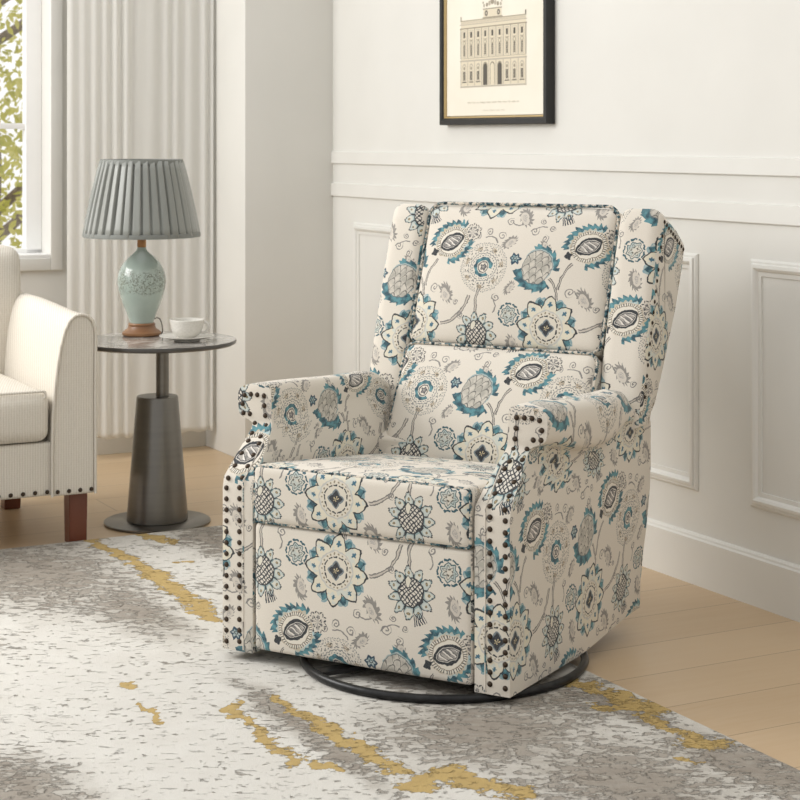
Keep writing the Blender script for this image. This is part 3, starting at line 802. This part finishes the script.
# leaning back: frame u across, s up along the lean, d out of the surface
def lean(base_t, base_z, top_t, top_z):
    Ln = math.hypot(top_t-base_t, top_z-base_z); ct, cz = (top_t-base_t)/Ln, (top_z-base_z)/Ln
    def f(a, d, s): return L(a, base_t+ct*s+cz*d, base_z+cz*s-ct*d)      # d>0 towards the back
    return f, Ln
HX0, HX1 = .089, CW-.099; HC = (HX0+HX1)/2
fl, Ll = lean(.543, .374, .682, .676)
lum = cushion('lumbar_cushion', (HX1-HX0, .13, Ll), .030, F, chair, lambda p: fl(HC+p.x*(1.0+.035*(Ll/2-p.z)/Ll), .065+p.y, Ll/2+p.z),
              lambda ax, s, p: (HC+p.x-.381, Ll/2+p.z+.387-.439) if ax != 0 else (p.y+.3, p.z), bulge=(0,0,.026,0,0,.006), n=24)
fh, Lh = lean(.690, .668, .812, 1.027)
head = cushion('headrest_cushion', (HX1-HX0, .13, Lh), .028, F, chair, lambda p: fh(HC+p.x, .065+p.y, Lh/2+p.z),
               lambda ax, s, p: (HC+p.x-.487, Lh/2+p.z+.665-.722) if ax != 0 else (p.y+.3, p.z), bulge=(0,0,.030,0,0,.008), n=26)
hw = (HX1-HX0)/2
welt(head, [fh(HC+x, .010, Lh/2+z) for x, z in densify(arcs(-hw+.002, hw-.002, -Lh/2+.004, Lh/2+.004, .035))], closed=True, r=.0045)
welt(lum, [fl(HC+x, .012, Ll/2+z) for x, z in densify(arcs(-hw+.002, hw-.002, -Ll/2+.004, Ll/2+.000, .03))], closed=True, r=.004)

# wings
def wing(side):
    def A(bq): return bq if side < 0 else CW-bq
    poly = [(.655,.50),(.662,.56),(.700,.70),(.745,.85),(.785,.985),(.797,1.015),(.815,1.024),(.840,1.016),(.90,.975),(.955,.935),(.962,.922),(.945,.87),(.90,.77),(.83,.65),(.765,.55),(.738,.528),(.72,.50)]
    b0, b1, r = -.019, (.087 if side < 0 else .0965), .032
    bm = bmesh.new(); UV = bm.loops.layers.uv.new('UVMap'); secs = []
    cx = sum(p[0] for p in poly)/len(poly); cz = sum(p[1] for p in poly)/len(poly)
    # inset distance for rounding the long front edges
    N_ = len(poly); nrm = []
    for i in range(N_):
        p0, p2 = Vector(poly[i-1]), Vector(poly[(i+1) % N_]); d = (p2-p0).normalized(); n = Vector((-d.y, d.x))
        if n.dot(Vector(poly[i])-Vector((cx, cz))) < 0: n = -n
        nrm.append(n)
    st = []
    for i in range(7):
        a = PI/2*i/6; st.append((b0+r*(1-math.cos(PI/2-a)) if False else b0+r*(1-math.sin(a)), -r*(1-math.cos(a))))
    st = [(b0+r*(1-math.sin(a)), -r*(1-math.cos(a))) for a in [PI/2*(1-i/6) for i in range(7)]]
    st += [(b1-r*(1-math.sin(a)), -r*(1-math.cos(a))) for a in [PI/2*i/6 for i in range(7)]]
    for (bb, ins) in st:
        row = []
        for i, (t_, z_) in enumerate(poly):
            fr = .55 if i <= 3 else (.8 if i <= 4 else (.95 if i <= 7 else .30))
            q = Vector((t_, z_))+nrm[i]*ins*fr
            row.append(bm.verts.new(L(A(bb), q.x, q.y)))
        secs.append(row)
    for a_, b_ in zip(secs, secs[1:]):
        for i in range(N_): bm.faces.new((a_[i], a_[(i+1) % N_], b_[(i+1) % N_], b_[i]))
    bm.faces.new(secs[0]); bm.faces.new(secs[-1][::-1])
    bmesh.ops.recalc_face_normals(bm, faces=bm.faces); bm.normal_update()
    for f in bm.faces:
        side_face = abs(f.normal.x) > .72
        for l in f.loops:
            c_ = l.vert.co; a_ = c_.x+CW/2; t_ = c_.y+CT
            if side_face and side > 0: l[UV].uv = (t_-.62+.05, c_.z-.355)
            elif side_face: l[UV].uv = (-t_, c_.z)
            elif side > 0: l[UV].uv = (a_-.690+.085, c_.z*1.05-.795+.214)
            else: l[UV].uv = (a_-.055-.035, c_.z*1.05-.865+.152)
    me = bpy.data.meshes.new('wing'); bm.to_mesh(me); bm.free()
    o = link('wing', me, F, chair); auto(o, 42)
    # trim of closely set nails along the outer edge
    nb = bmesh.new(); path = [(.690,.575),(.722,.70),(.768,.85),(.812,.985)]
    P = []
    for (p, q) in zip(path, path[1:]):
        n = max(2, int(math.hypot(q[0]-p[0], q[1]-p[1])/.024))
        P += [(p[0]+(q[0]-p[0])*k/n, p[1]+(q[1]-p[1])*k/n) for k in range(n)]
    n = 9; P += [(.818+(.945-.818)*k/n, .992+(.918-.992)*k/n) for k in range(n+1)]
    for (t_, z_) in P:
        r_ = bmesh.ops.create_uvsphere(nb, u_segments=10, v_segments=6, radius=.0052)
        for v in r_['verts']: v.co = L(A(b0+.000), t_, z_)+Vector((v.co.x*.6, v.co.y, v.co.z))
    mm = bpy.data.meshes.new('nail_trim'); nb.to_mesh(mm); nb.free(); k = link('nail_trim', mm, NAIL, o); k['kind'] = 'stuff'
for s in (-1, 1): wing(s)

# outside back and the body under the seat
def slab(name, poly, a0, a1, parent, m, bev=.01):
    bm = bmesh.new(); A_ = [bm.verts.new(L(a0, t_, z_)) for t_, z_ in poly]; B_ = [bm.verts.new(L(a1, t_, z_)) for t_, z_ in poly]; n = len(poly)
    for i in range(n): bm.faces.new((A_[i], A_[(i+1) % n], B_[(i+1) % n], B_[i]))
    bm.faces.new(A_); bm.faces.new(B_[::-1]); bmesh.ops.recalc_face_normals(bm, faces=bm.faces); bm.normal_update()
    UV = bm.loops.layers.uv.new('UVMap')
    for f in bm.faces:
        for l in f.loops:
            c_ = l.vert.co; l[UV].uv = (c_.y, c_.z) if abs(f.normal.x) > .7 else (c_.x, c_.z+(c_.y if abs(f.normal.z) > .7 else 0))
    me = bpy.data.meshes.new(name); bm.to_mesh(me); bm.free(); o = link(name, me, m, parent); auto(o)
    if bev:
        q = o.modifiers.new('edge', 'BEVEL'); q.width = bev; q.segments = 3; q.limit_method = 'ANGLE'
    return o
slab('back_panel', [(.76,.50),(.80,.62),(.905,.985),(.935,.955),(.94,.91),(.90,.78),(.80,.60),(.775,.52)], .09, CW-.09, chair, F)
slab('seat_body', [(.075,.07),(.075,.325),(.56,.325),(.56,.44),(.715,.50),(.722,.44),(.722,.075)], .078, CW-.078, chair, F, .006)

# swivel ring base
base = empty('swivel_base', (0, 0, 0)); base.parent = chair
Q = L(CW/2, .36, 0)
inv = Matrix.Rotation(PI/6, 3, 'Z')
cc = inv @ (Vector((.100, 4.10, 0))-Vector((.0916, 4.249, 0)))
def circ(R, z, n=72): return [(cc.x+R*math.cos(2*PI*i/n), cc.y+R*math.sin(2*PI*i/n), z) for i in range(n)]
tube('floor_ring', circ(.320, rr+.0095), .0095, DARK, base, 12, True)
for k in range(4):
    a = PI/4+k*PI/2+.25; d = Vector((math.cos(a), math.sin(a), 0)); e = Vector((-d.y, d.x, 0)); c0 = Vector((cc.x, cc.y, 0))
    bm = bmesh.new(); w_ = .018
    for (r0, r1, z0, z1) in ((.02, .318, rr+.012, rr+.022),):
        vs = [bm.verts.new(c0+d*r_+e*s_*w_+Vector((0,0,z_))) for r_ in (r0, r1) for s_ in (-1, 1) for z_ in (z0, z1)]
        for q in ((0,1,3,2),(4,6,7,5),(0,4,5,1),(2,3,7,6),(0,2,6,4),(1,5,7,3)): bm.faces.new([vs[i] for i in q])
    bmesh.ops.recalc_face_normals(bm, faces=bm.faces)
    me = bpy.data.meshes.new('spoke'); bm.to_mesh(me); bm.free(); link('spoke', me, DARK, base, smooth=False)
lathe('swivel_hub', [(0,rr+.012),(.10,rr+.012),(.10,rr+.024),(.06,rr+.028),(.05,.075),(0,.075)], DARK, base, 40, (cc.x, cc.y, 0))
lathe('turntable_plate', [(.05,.050),(.27,.050),(.275,.054),(.27,.060),(.05,.060)], DARK, base, 72, (cc.x, cc.y+.05, 0))

# ------------------------------------------------------------------ cream armchair at the left
rib = mat('ribbed_chenille', (.68,.63,.55), .9); t, N, b, tc = parts_of(rib)
v = N.mapping(tc.outputs['Object'], (1,1,1)); sp = t.nodes.new('ShaderNodeSeparateXYZ'); t.links.new(v, sp.inputs[0])
nn = N.noise(v, 160, 2)
ridge = N.m('PINGPONG', N.m('MULTIPLY_ADD', N.m('ADD', sp.outputs[1], N.m('MULTIPLY', sp.outputs[0], .35)), 130, 60), .5)
seg_ = N.m('PINGPONG', N.m('MULTIPLY_ADD', N.m('ADD', sp.outputs[2], N.m('MULTIPLY', sp.outputs[0], .5)), 150, 60), .5)
hh = N.m('ADD', N.m('MULTIPLY', ridge, 1.5), N.m('MULTIPLY', seg_, .35)); hh = N.m('ADD', hh, N.m('MULTIPLY', nn, .5))
t.links.new(N.mix(N.m('MULTIPLY_ADD', hh, 1.1, -.35, clamp=True), (.60,.55,.47), (.74,.70,.63)), b.inputs['Base Color']); bump(N, b, hh, .5, .002)
wood = noisy('mahogany', (.11,.030,.016), (.19,.058,.030), 6, .35, 0, (1,1,.15))
ac = empty('armchair', RC, RZ); ac.location = rw(.72, -1.72); 
tag(ac, 'plain cream ribbed armchair with brown wooden legs cut off by the left edge', 'armchair')
def Q_(x, y, z): return Vector((x-.72, y+1.72, z))
def ac_arm(mirror):
    yo = lambda y: y if not mirror else (-1.286-2.06)-y if False else (-3.44-y)
    prof = [(-1.286,.153),(-1.286,.30),(-1.286,.45),(-1.285,.56),(-1.284,.61),(-1.286,.638),(-1.293,.660),(-1.306,.675),(-1.326,.682),(-1.348,.678),(-1.364,.664),(-1.378,.636),(-1.391,.588),(-1.401,.53),(-1.409,.46),(-1.415,.38),(-1.417,.28),(-1.417,.153)]
    bm = bmesh.new(); xs_ = [1.05, 1.02, .9, .75, .6, .48, .34]; R = []
    for k, x in enumerate(xs_):
        dz = .018*(1-smooth(.55, 1.05, x))
        R.append([bm.verts.new(Q_(x, yo(y), z+dz*(z > .5))) for y, z in prof])
    n = len(prof)
    for a_, b_ in zip(R, R[1:]):
        for i in range(n): bm.faces.new((a_[i], a_[(i+1) % n], b_[(i+1) % n], b_[i]))
    bm.faces.new(R[0]); bm.faces.new(R[-1][::-1]); bmesh.ops.recalc_face_normals(bm, faces=bm.faces)
    me = bpy.data.meshes.new('arm'); bm.to_mesh(me); bm.free(); o = link('arm', me, rib, ac); auto(o, 45)
    q = o.modifiers.new('edge', 'BEVEL'); q.width = .008; q.segments = 3; q.limit_method = 'ANGLE'; q.angle_limit = math.radians(50)
    tube('welt', [Q_(1.052, yo(y), z) for y, z in prof], .0045, rib, o, 8)
    for i in range(4):
        k = bpy.data.objects.new('nailhead', NM); COL.objects.link(k); k.parent = o; k.location = Q_(1.0515, yo(-1.298-.034*i), .166); k.rotation_euler = (0, 0, PI/2)
    return o
bmn = bmesh.new(); bmesh.ops.create_uvsphere(bmn, u_segments=12, v_segments=8, radius=.0065)
for v_ in bmn.verts: v_.co.y *= .5
NM = bpy.data.meshes.new('nailhead'); bmn.to_mesh(NM); bmn.free(); NM.materials.append(NAIL)
for p in NM.polygons: p.use_smooth = True
for mI in (False, True): ac_arm(mI)
def ac_box(name, x0, x1, y0, y1, z0, z1, r, bul, n=14, slope=0):
    c_ = ((x0+x1)/2, (y0+y1)/2, (z0+z1)/2)
    def d(p):
        x = c_[0]+p.x; z = c_[2]+p.z
        return Q_(x-slope*(z-z0), c_[1]+p.y, z)
    return cushion(name, (x1-x0, y1-y0, z1-z0), r, rib, ac, d, lambda ax, s, p: (p.x, p.z), bulge=bul, n=n)
ra = ac_box('front_rail', .40, 1.045, -2.03, -1.41, .155, .312, .012, (0,0,0,0,0,0))
for i in range(17):
    k = bpy.data.objects.new('nailhead', NM); COL.objects.link(k); k.parent = ra; k.location = Q_(1.0465, -1.430-.036*i, .168); k.rotation_euler = (0,0,PI/2)
sc_ = ac_box('seat_cushion', .46, 1.06, -2.015, -1.422, .314, .462, .035, (0,.012,0,0,0,.022), 18)
tube('welt', [Q_(1.052, -1.72+y, .39+z) for y, z in densify(arcs(-.283, .283, .0+.052, .073, .008))], .004, rib, sc_, 8, True)
ac_box('back_cushion', .36, .52, -2.10, -1.335, .40, .850, .045, (0,.02,0,0,0,.008), 18, .12)
ac_box('back_frame', .30, .42, -2.12, -1.325, .16, .80, .03, (0,0,0,0,0,0), 14, .10)
def leg(x, y, slant):
    bm = bmesh.new(); vs = []
    for (z, h_, o_) in ((0, .026, 1), (.155, .028, 0)):
        for sx, sy in ((-1,-1),(1,-1),(1,1),(-1,1)): vs.append(bm.verts.new(Q_(x+sx*h_+slant*o_, y+sy*h_, z)))
    for q in ((3,2,1,0),(4,5,6,7),(0,1,5,4),(1,2,6,5),(2,3,7,6),(3,0,4,7)): bm.faces.new([vs[i] for i in q])
    bmesh.ops.bevel(bm, geom=bm.edges[:], offset=.002, segments=2, affect='EDGES')
    me = bpy.data.meshes.new('leg'); bm.to_mesh(me); bm.free(); auto(link('leg', me, wood, ac))
for x, y, s in ((.985,-1.325,0), (.43,-1.36,-.02), (.985,-2.11,0), (.43,-2.08,-.02)): leg(x, y, s)

# ------------------------------------------------------------------ side table
steel = noisy('brushed_gunmetal', (.175,.165,.15), (.195,.185,.165), 3, .33, .95, (1,1,20)); 
tx, ty = -.757, 5.615
st_ = empty('side_table', (tx, ty, 0)); tag(st_, 'round side table with marble-look top on a grey metal cone between the two chairs', 'side table')
marble = mat('grey_marble', (.5,.48,.45), .12); t, N, b, tc = parts_of(marble)
n1 = N.noise(tc.outputs['Object'], 9, 6, .65, 1.2)
t.links.new(N.ramp(n1, [(.35, (.22,.205,.19)), (.52, (.38,.36,.33)), (.60, (.60,.57,.53)), (.7, (.36,.34,.31))]), b.inputs['Base Color'])
lathe('foot_plate', [(0,.001),(.163,.001),(.165,.003),(.165,.008),(.162,.010),(0,.010)], steel, st_, 96)
lathe('cone', [(0,.010),(.092,.010),(.095,.012),(.095,.018),(.0645,.392),(.062,.396),(0,.396)], steel, st_, 96)
lathe('stem', [(0,.394),(.020,.394),(.020,.556),(0,.556)], steel, st_, 40, (.016, 0, 0))
top = lathe('table_top', [(0,.556),(.235,.556),(.243,.560),(.245,.566),(.244,.571),(0,.5715)], marble, st_, 120)
rim = lathe('top_rim', [(.236,.5555),(.2445,.5595),(.2462,.566),(.2448,.5705),(.2435,.5705)], mat('dark_rim', (.10,.095,.09), .3, .6), top, 120)
TZ = .572

# ------------------------------------------------------------------ lamp
lp = empty('table_lamp', (-.823, 5.735, TZ)); tag(lp, 'table lamp with pleated grey shade and pale celadon vase body on the side table', 'lamp')
lwood = noisy('turned_wood', (.20,.095,.042), (.33,.17,.078), 8, .4, 0, (1,1,6))
lathe('wooden_base', [(0,.0),(.058,0),(.062,.004),(.062,.010),(.057,.014),(.046,.022),(.042,.030),(.043,.036),(.040,.040),(0,.040)], lwood, lp, 64)
cel = mat('celadon_glaze', (.36,.43,.38), .16, Coat_Weight=.4); t, N, b, tc = parts_of(cel)
v = tc.outputs['Object']; sp = t.nodes.new('ShaderNodeSeparateXYZ'); t.links.new(v, sp.inputs[0])
vo = t.nodes.new('ShaderNodeTexVoronoi'); vo.feature = 'DISTANCE_TO_EDGE'; vo.inputs['Scale'].default_value = 150
t.links.new(N.mapping(v, (1,1,1.0)), vo.inputs['Vector'])
wz = N.noise(v, 22, 3)
zz = N.m('ADD', sp.outputs[2], N.m('MULTIPLY_ADD', wz, .06, -.03))
band = N.m('MULTIPLY', N.m('MULTIPLY_ADD', N.m('SUBTRACT', zz, .128), 90, 0, clamp=True), N.m('MULTIPLY_ADD', N.m('SUBTRACT', .212, zz), 90, 0, clamp=True))
crack = N.m('MULTIPLY', band, N.m('MULTIPLY_ADD', vo.outputs['Distance'], -220, 1, clamp=True) if False else N.m('LESS_THAN', N.m('ABSOLUTE', N.m('SUBTRACT', N.noise(v, 75, 1, .5, 1.5), .5)), .045))
t.links.new(N.mix(N.m('MULTIPLY', crack, .75), N.mix(wz, (.36,.44,.39), (.45,.52,.47)), (.15,.155,.12)), b.inputs['Base Color'])
bump(N, b, crack, .6, -.002)
lathe('vase_body', [(0,.038),(.036,.038),(.038,.041),(.0385,.046),(.047,.068),(.058,.096),(.068,.125),(.0745,.148),(.0770,.168),(.0758,.190),(.069,.212),(.057,.232),(.042,.248),(.028,.259),(.019,.267),(.0150,.274),(.0142,.280),(0,.281)], cel, lp, 96)
brass = noisy('aged_brass', (.26,.13,.055), (.40,.22,.10), 30, .4, .7)
lathe('socket', [(0,.279),(.0120,.279),(.0145,.283),(.0140,.304),(.021,.307),(.0215,.318),(.010,.322),(.010,.43),(0,.43)], brass, lp, 40)
satin = mat('grey_satin', (.245,.255,.235), .33, Sheen_Weight=.5)
t, N, b, tc = parts_of(satin)
bm = bmesh.new(); nseg = 36*14; rows = 9; z0, z1 = .319, .556
rnd = random.Random(3); wob = [rnd.uniform(-.25,.25) for _ in range(36)]; dep = [rnd.uniform(.7,1.3) for _ in range(36)]
G = []
for j in range(rows+1):
    f = j/rows; R0 = .1825+(.128-.1825)*f; row = []
    for i in range(nseg):
        p = i/14; k = int(p) % 36; fr = p-int(p)+wob[k]*.3
        # knife pleat: slow rise, quick fall
        fr = fr % 1; q = .75+.25*fr/.66 if fr < .66 else (1-(fr-.66)/.10 if fr < .76 else (0 if fr < .84 else .75*(fr-.84)/.16))
        amp = .0140*dep[k]*(.35+.65*math.sin(PI*min(1, max(0, f*.92+.04)))**.5)
        a = 2*PI*i/nseg; r_ = R0+amp*(q-.5)
        row.append(bm.verts.new((r_*math.cos(a), r_*math.sin(a), z0+(z1-z0)*f)))
    G.append(row)
for j in range(rows):
    for i in range(nseg):
        k = (i+1) % nseg; bm.faces.new((G[j][i], G[j][k], G[j+1][k], G[j+1][i]))
me = bpy.data.meshes.new('lamp_shade'); bm.to_mesh(me); bm.free(); sh = link('lamp_shade', me, satin, lp)
so = sh.modifiers.new('t', 'SOLIDIFY'); so.thickness = .0012; so.offset = -1
trimm = mat('satin_trim', (.20,.21,.195), .6)
lathe('bottom_band', [(.1830,.315),(.1860,.314),(.1868,.319),(.1850,.327),(.1820,.328),(.1805,.320),(.1830,.315)], trimm, sh, 96)
lathe('top_band', [(.1270,.546),(.1315,.545),(.1320,.552),(.1305,.560),(.1275,.560),(.1265,.552),(.1270,.546)], trimm, sh, 96)
bm = bmesh.new()
for k in range(3):
    a = k*2*PI/3+.4; tube_bm(bm, [(0,0,.43), (.060*math.cos(a), .060*math.sin(a), .50), (.127*math.cos(a), .127*math.sin(a), .548)], .0018, 6)
me = bpy.data.meshes.new('shade_carrier'); bm.to_mesh(me); bm.free(); link('shade_carrier', me, brass, lp)
tube('cord', [(.030,.020,.040),(.038,.019,.050),(.047,.018,.054),(.055,.016,.051),(.060,.014,.042),(.063,.016,.028),(.064,.020,.012),(.060,.035,.003),(.05,.07,.003),(.02,.12,.003)], .0017, mat('cord_dark', (.05,.04,.03), .6), lp, 8)

# ------------------------------------------------------------------ cup and saucer
por = mat('white_stoneware', (.70,.69,.65), .22, Coat_Weight=.3); t, N, b, tc = parts_of(por)
t.links.new(N.ramp(N.noise(tc.outputs['Object'], 260, 3), [(.3, (.60,.58,.53)), (.6, (.70,.68,.63))]), b.inputs['Base Color'])
cx, cy = -.660, 5.575
sau = lathe('saucer', [(0,.003),(.034,.003),(.036,0),(.040,0),(.041,.004),(.060,.008),(.078,.013),(.085,.0155),(.0855,.017),(.083,.0175),(.066,.0125),(.045,.0075),(.030,.0065),(0,.0065)], por, None, 80, (cx, cy, TZ))
tag(sau, 'shallow pale stoneware saucer under the teacup', 'saucer')
cup = empty('teacup', (cx, cy, TZ+.0066)); tag(cup, 'pale stoneware teacup sitting on the saucer', 'cup')
lathe('bowl', [(0,.003),(.018,.003),(.019,0),(.023,0),(.024,.004),(.033,.008),(.043,.018),(.049,.032),(.052,.048),(.0535,.058),(.0525,.0595),(.0505,.058),(.049,.047),(.046,.033),(.040,.020),(.030,.011),(0,.009)], por, cup, 72)
hp = [(.049,0,.048),(.055,0,.051),(.063,0,.049),(.0675,0,.040),(.066,0,.030),(.060,0,.022),(.052,0,.018),(.043,0,.020)]
tube('handle', hp, [.0042,.0042,.0045,.0046,.0046,.0044,.0042,.004], por, cup, 10)

# ------------------------------------------------------------------ framed print on the panelled wall
pic = empty('framed_print', rw(1.20, 0, 1.243), RZ); tag(pic, 'black framed print of a classical palace facade hanging on the wall', 'picture')
FW, FH, FD = .705, .98, .032
blackf = noisy('black_frame', (.008,.008,.008), (.015,.014,.013), 20, .45)
goldf = mat('gold_fillet', (.62,.46,.22), .35, .7)
paper = noisy('ivory_paper', (.78,.73,.62), (.82,.78,.68), 5, .7)
PX0 = .832-1.20
def frame_ring(name, x0, x1, z0, z1, w_, y0, y1, m):
    bm = bmesh.new()
    R = []
    for (d, y) in ((0, y0), (0, y1+.003), (.003, y1), (w_-.004, y1), (w_, y1+.006), (w_, y0)):
        R.append([bm.verts.new((x, y, z)) for x, z in ((x0+d, z0+d), (x1-d, z0+d), (x1-d, z1-d), (x0+d, z1-d))])
    for a_, b_ in zip(R, R[1:]+R[:1]):
        for i in range(4): bm.faces.new((a_[i], a_[(i+1) % 4], b_[(i+1) % 4], b_[i]))
    bmesh.ops.recalc_face_normals(bm, faces=bm.faces)
    me = bpy.data.meshes.new(name); bm.to_mesh(me); bm.free(); return auto(link(name, me, m, pic), 20)
X0, X1 = PX0+.052, PX0+FW+.014
frame_ring('frame', X0, X1, 0, FH, .022, -.002, -FD, blackf)
frame_ring('gold_fillet', X0+.020, X1-.020, .020, FH-.020, .008, -.012, -.026, goldf)
box('paper', (X0+.03, X1-.03, -.018, -.010, .03, FH-.03), paper, pic, bev=0)
# engraving: thin relief of ink on the sheet
ink1 = mat('ink_dark', (.10,.09,.075), .8); ink2 = mat('ink_mid', (.33,.29,.22), .8); ink3 = mat('ink_wash', (.69,.62,.48), .8); ink4 = mat('ink_line', (.47,.42,.34), .8)
inks = [ink1, ink2, ink3, ink4]
bm = bmesh.new()
def ink(x0, x1, z0, z1, k, lay=0):
    y = -.0183-lay*.00012
    f = bm.faces.new([bm.verts.new(p) for p in ((x0, y, z0), (x1, y, z0), (x1, y, z1), (x0, y, z1))]); f.material_index = k
def arch(cx_, r_, z0, z1, k, lay=0):
    y = -.0183-lay*.00012
    pts = [(cx_-r_, z0), (cx_+r_, z0)]+[(cx_+r_*math.cos(PI*i/8), z1+r_*math.sin(PI*i/8)) for i in range(9)]
    f = bm.faces.new([bm.verts.new((a_, y, c_)) for a_, c_ in pts]); f.material_index = k
def ring_(cx_, cz_, r_, k, lay=1):
    y = -.0183-lay*.00012
    f = bm.faces.new([bm.verts.new((cx_+r_*math.cos(2*PI*i/10), y, cz_+r_*math.sin(2*PI*i/10))) for i in range(10)]); f.material_index = k
bx0, bx1, bz0 = 1.008-1.20, 1.412-1.20, .128; W_ = bx1-bx0
ink(bx0, bx1, bz0, bz0+.215, 2, 0)
ink(bx0-.004, bx1+.004, bz0-.006, bz0-.001, 3, 1)
ink(bx0-.006, bx1+.006, bz0+.079, bz0+.084, 3, 2); ink(bx0-.003, bx1+.003, bz0+.089, bz0+.0905, 1, 2)
ink(bx0-.006, bx1+.006, bz0+.186, bz0+.190, 1, 2); ink(bx0-.008, bx1+.008, bz0+.199, bz0+.2015, 3, 2); ink(bx0-.003, bx1+.003, bz0+.212, bz0+.2145, 1, 2)
nb_ = 9
for i in range(nb_+1):
    x = bx0+W_*i/nb_
    ink(x-.0028, x+.0028, bz0+.091, bz0+.186, 3, 3); ink(x-.0005, x+.0006, bz0+.091, bz0+.186, 0, 4)
    ink(x-.0022, x+.0022, bz0, bz0+.079, 3, 3)
for i in range(nb_):
    c_ = bx0+W_*(i+.5)/nb_
    ink(c_-.0125, c_+.0125, bz0+.094, bz0+.182, 3, 1); ink(c_-.0105, c_+.0105, bz0+.096, bz0+.180, 2, 2)
    ink(c_-.006, c_+.006, bz0+.157, bz0+.176, 0, 3)
    ink(c_-.011, c_+.011, bz0+.148, bz0+.150, 1, 3); ring_(c_, bz0+.140, .0085, 1, 3); ring_(c_, bz0+.140, .005, 2, 4)
    ink(c_-.006, c_+.006, bz0+.098, bz0+.132, 0, 3); ink(c_-.0006, c_+.0006, bz0+.098, bz0+.132, 2, 4)
    for q in range(4): ink(c_-.006, c_+.006, bz0+.104+q*.007, bz0+.105+q*.007, 2, 4)
    if 3 <= i <= 5:
        arch(c_, .0150, bz0, bz0+.060, 1, 2); arch(c_, .0115, bz0, bz0+.058, 0 if i != 4 else 2, 3)
    else:
        arch(c_, .0125, bz0+.014, bz0+.060, 3, 2); arch(c_, .0095, bz0+.016, bz0+.058, 2, 3)
        ring_(c_, bz0+.057, .006, 1, 4); ink(c_-.0065, c_+.0065, bz0+.018, bz0+.047, 0, 4); ink(c_-.0006, c_+.0006, bz0+.018, bz0+.047, 2, 5)
        ink(c_-.014, c_+.014, bz0+.010, bz0+.013, 0, 3)
for i in range(60):
    x = bx0+W_*i/60; ink(x, x+.0022, bz0+.203, bz0+.211, 3, 3)
m0 = (bx0+bx1)/2
ink(m0-.062, m0+.062, bz0+.215, bz0+.219, 1, 1); ink(m0-.056, m0+.056, bz0+.219, bz0+.243, 2, 1); ink(m0-.060, m0+.060, bz0+.243, bz0+.2465, 1, 2)
for s_ in (-1, 1): ring_(m0+s_*.038, bz0+.231, .0095, 0, 2); ring_(m0+s_*.038, bz0+.231, .005, 3, 3)
for k, (dx, dz, r_) in enumerate(((-.052,.256,.006),(-.034,.258,.007),(-.018,.262,.008),(0,.268,.011),(.018,.262,.008),(.034,.258,.007),(.052,.256,.006),(-.058,.266,.004),(.058,.266,.004))):
    ring_(m0+dx, bz0+dz, r_, 1 if k % 2 else 3, 2)
ink(bx0-.002, bx0+.004, bz0+.214, bz0+.228, 1, 2); ink(bx1-.004, bx1+.002, bz0+.214, bz0+.228, 0, 2)
me = bpy.data.meshes.new('engraving'); bm.to_mesh(me); bm.free(); link('engraving', me, inks, pic, smooth=False)
# faint handwriting under the engraving
bm = bmesh.new(); rnd = random.Random(5)
def scrawl(x0, x1, z, h_):
    x = x0
    while x < x1:
        L_ = rnd.uniform(.012, .035); P = []
        n = int(L_/.0022)
        for i in range(n+1): P.append((x+L_*i/n, -.0186, z+h_*(math.sin(i*1.9)+.4*rnd.uniform(-1,1))))
        if n > 1: tube_bm(bm, P, .00045, 4)
        x += L_+.008
faint = mat('ink_faint', (.60,.55,.46), .8)
for q in ((-.15, .18, .072, .0028), (-.05, .07, .046, .0018), (-.04, .06, .452, .0022)):
    bm = bmesh.new(); scrawl(*q); me = bpy.data.meshes.new('caption'); bm.to_mesh(me); bm.free(); link('caption', me, faint, pic)
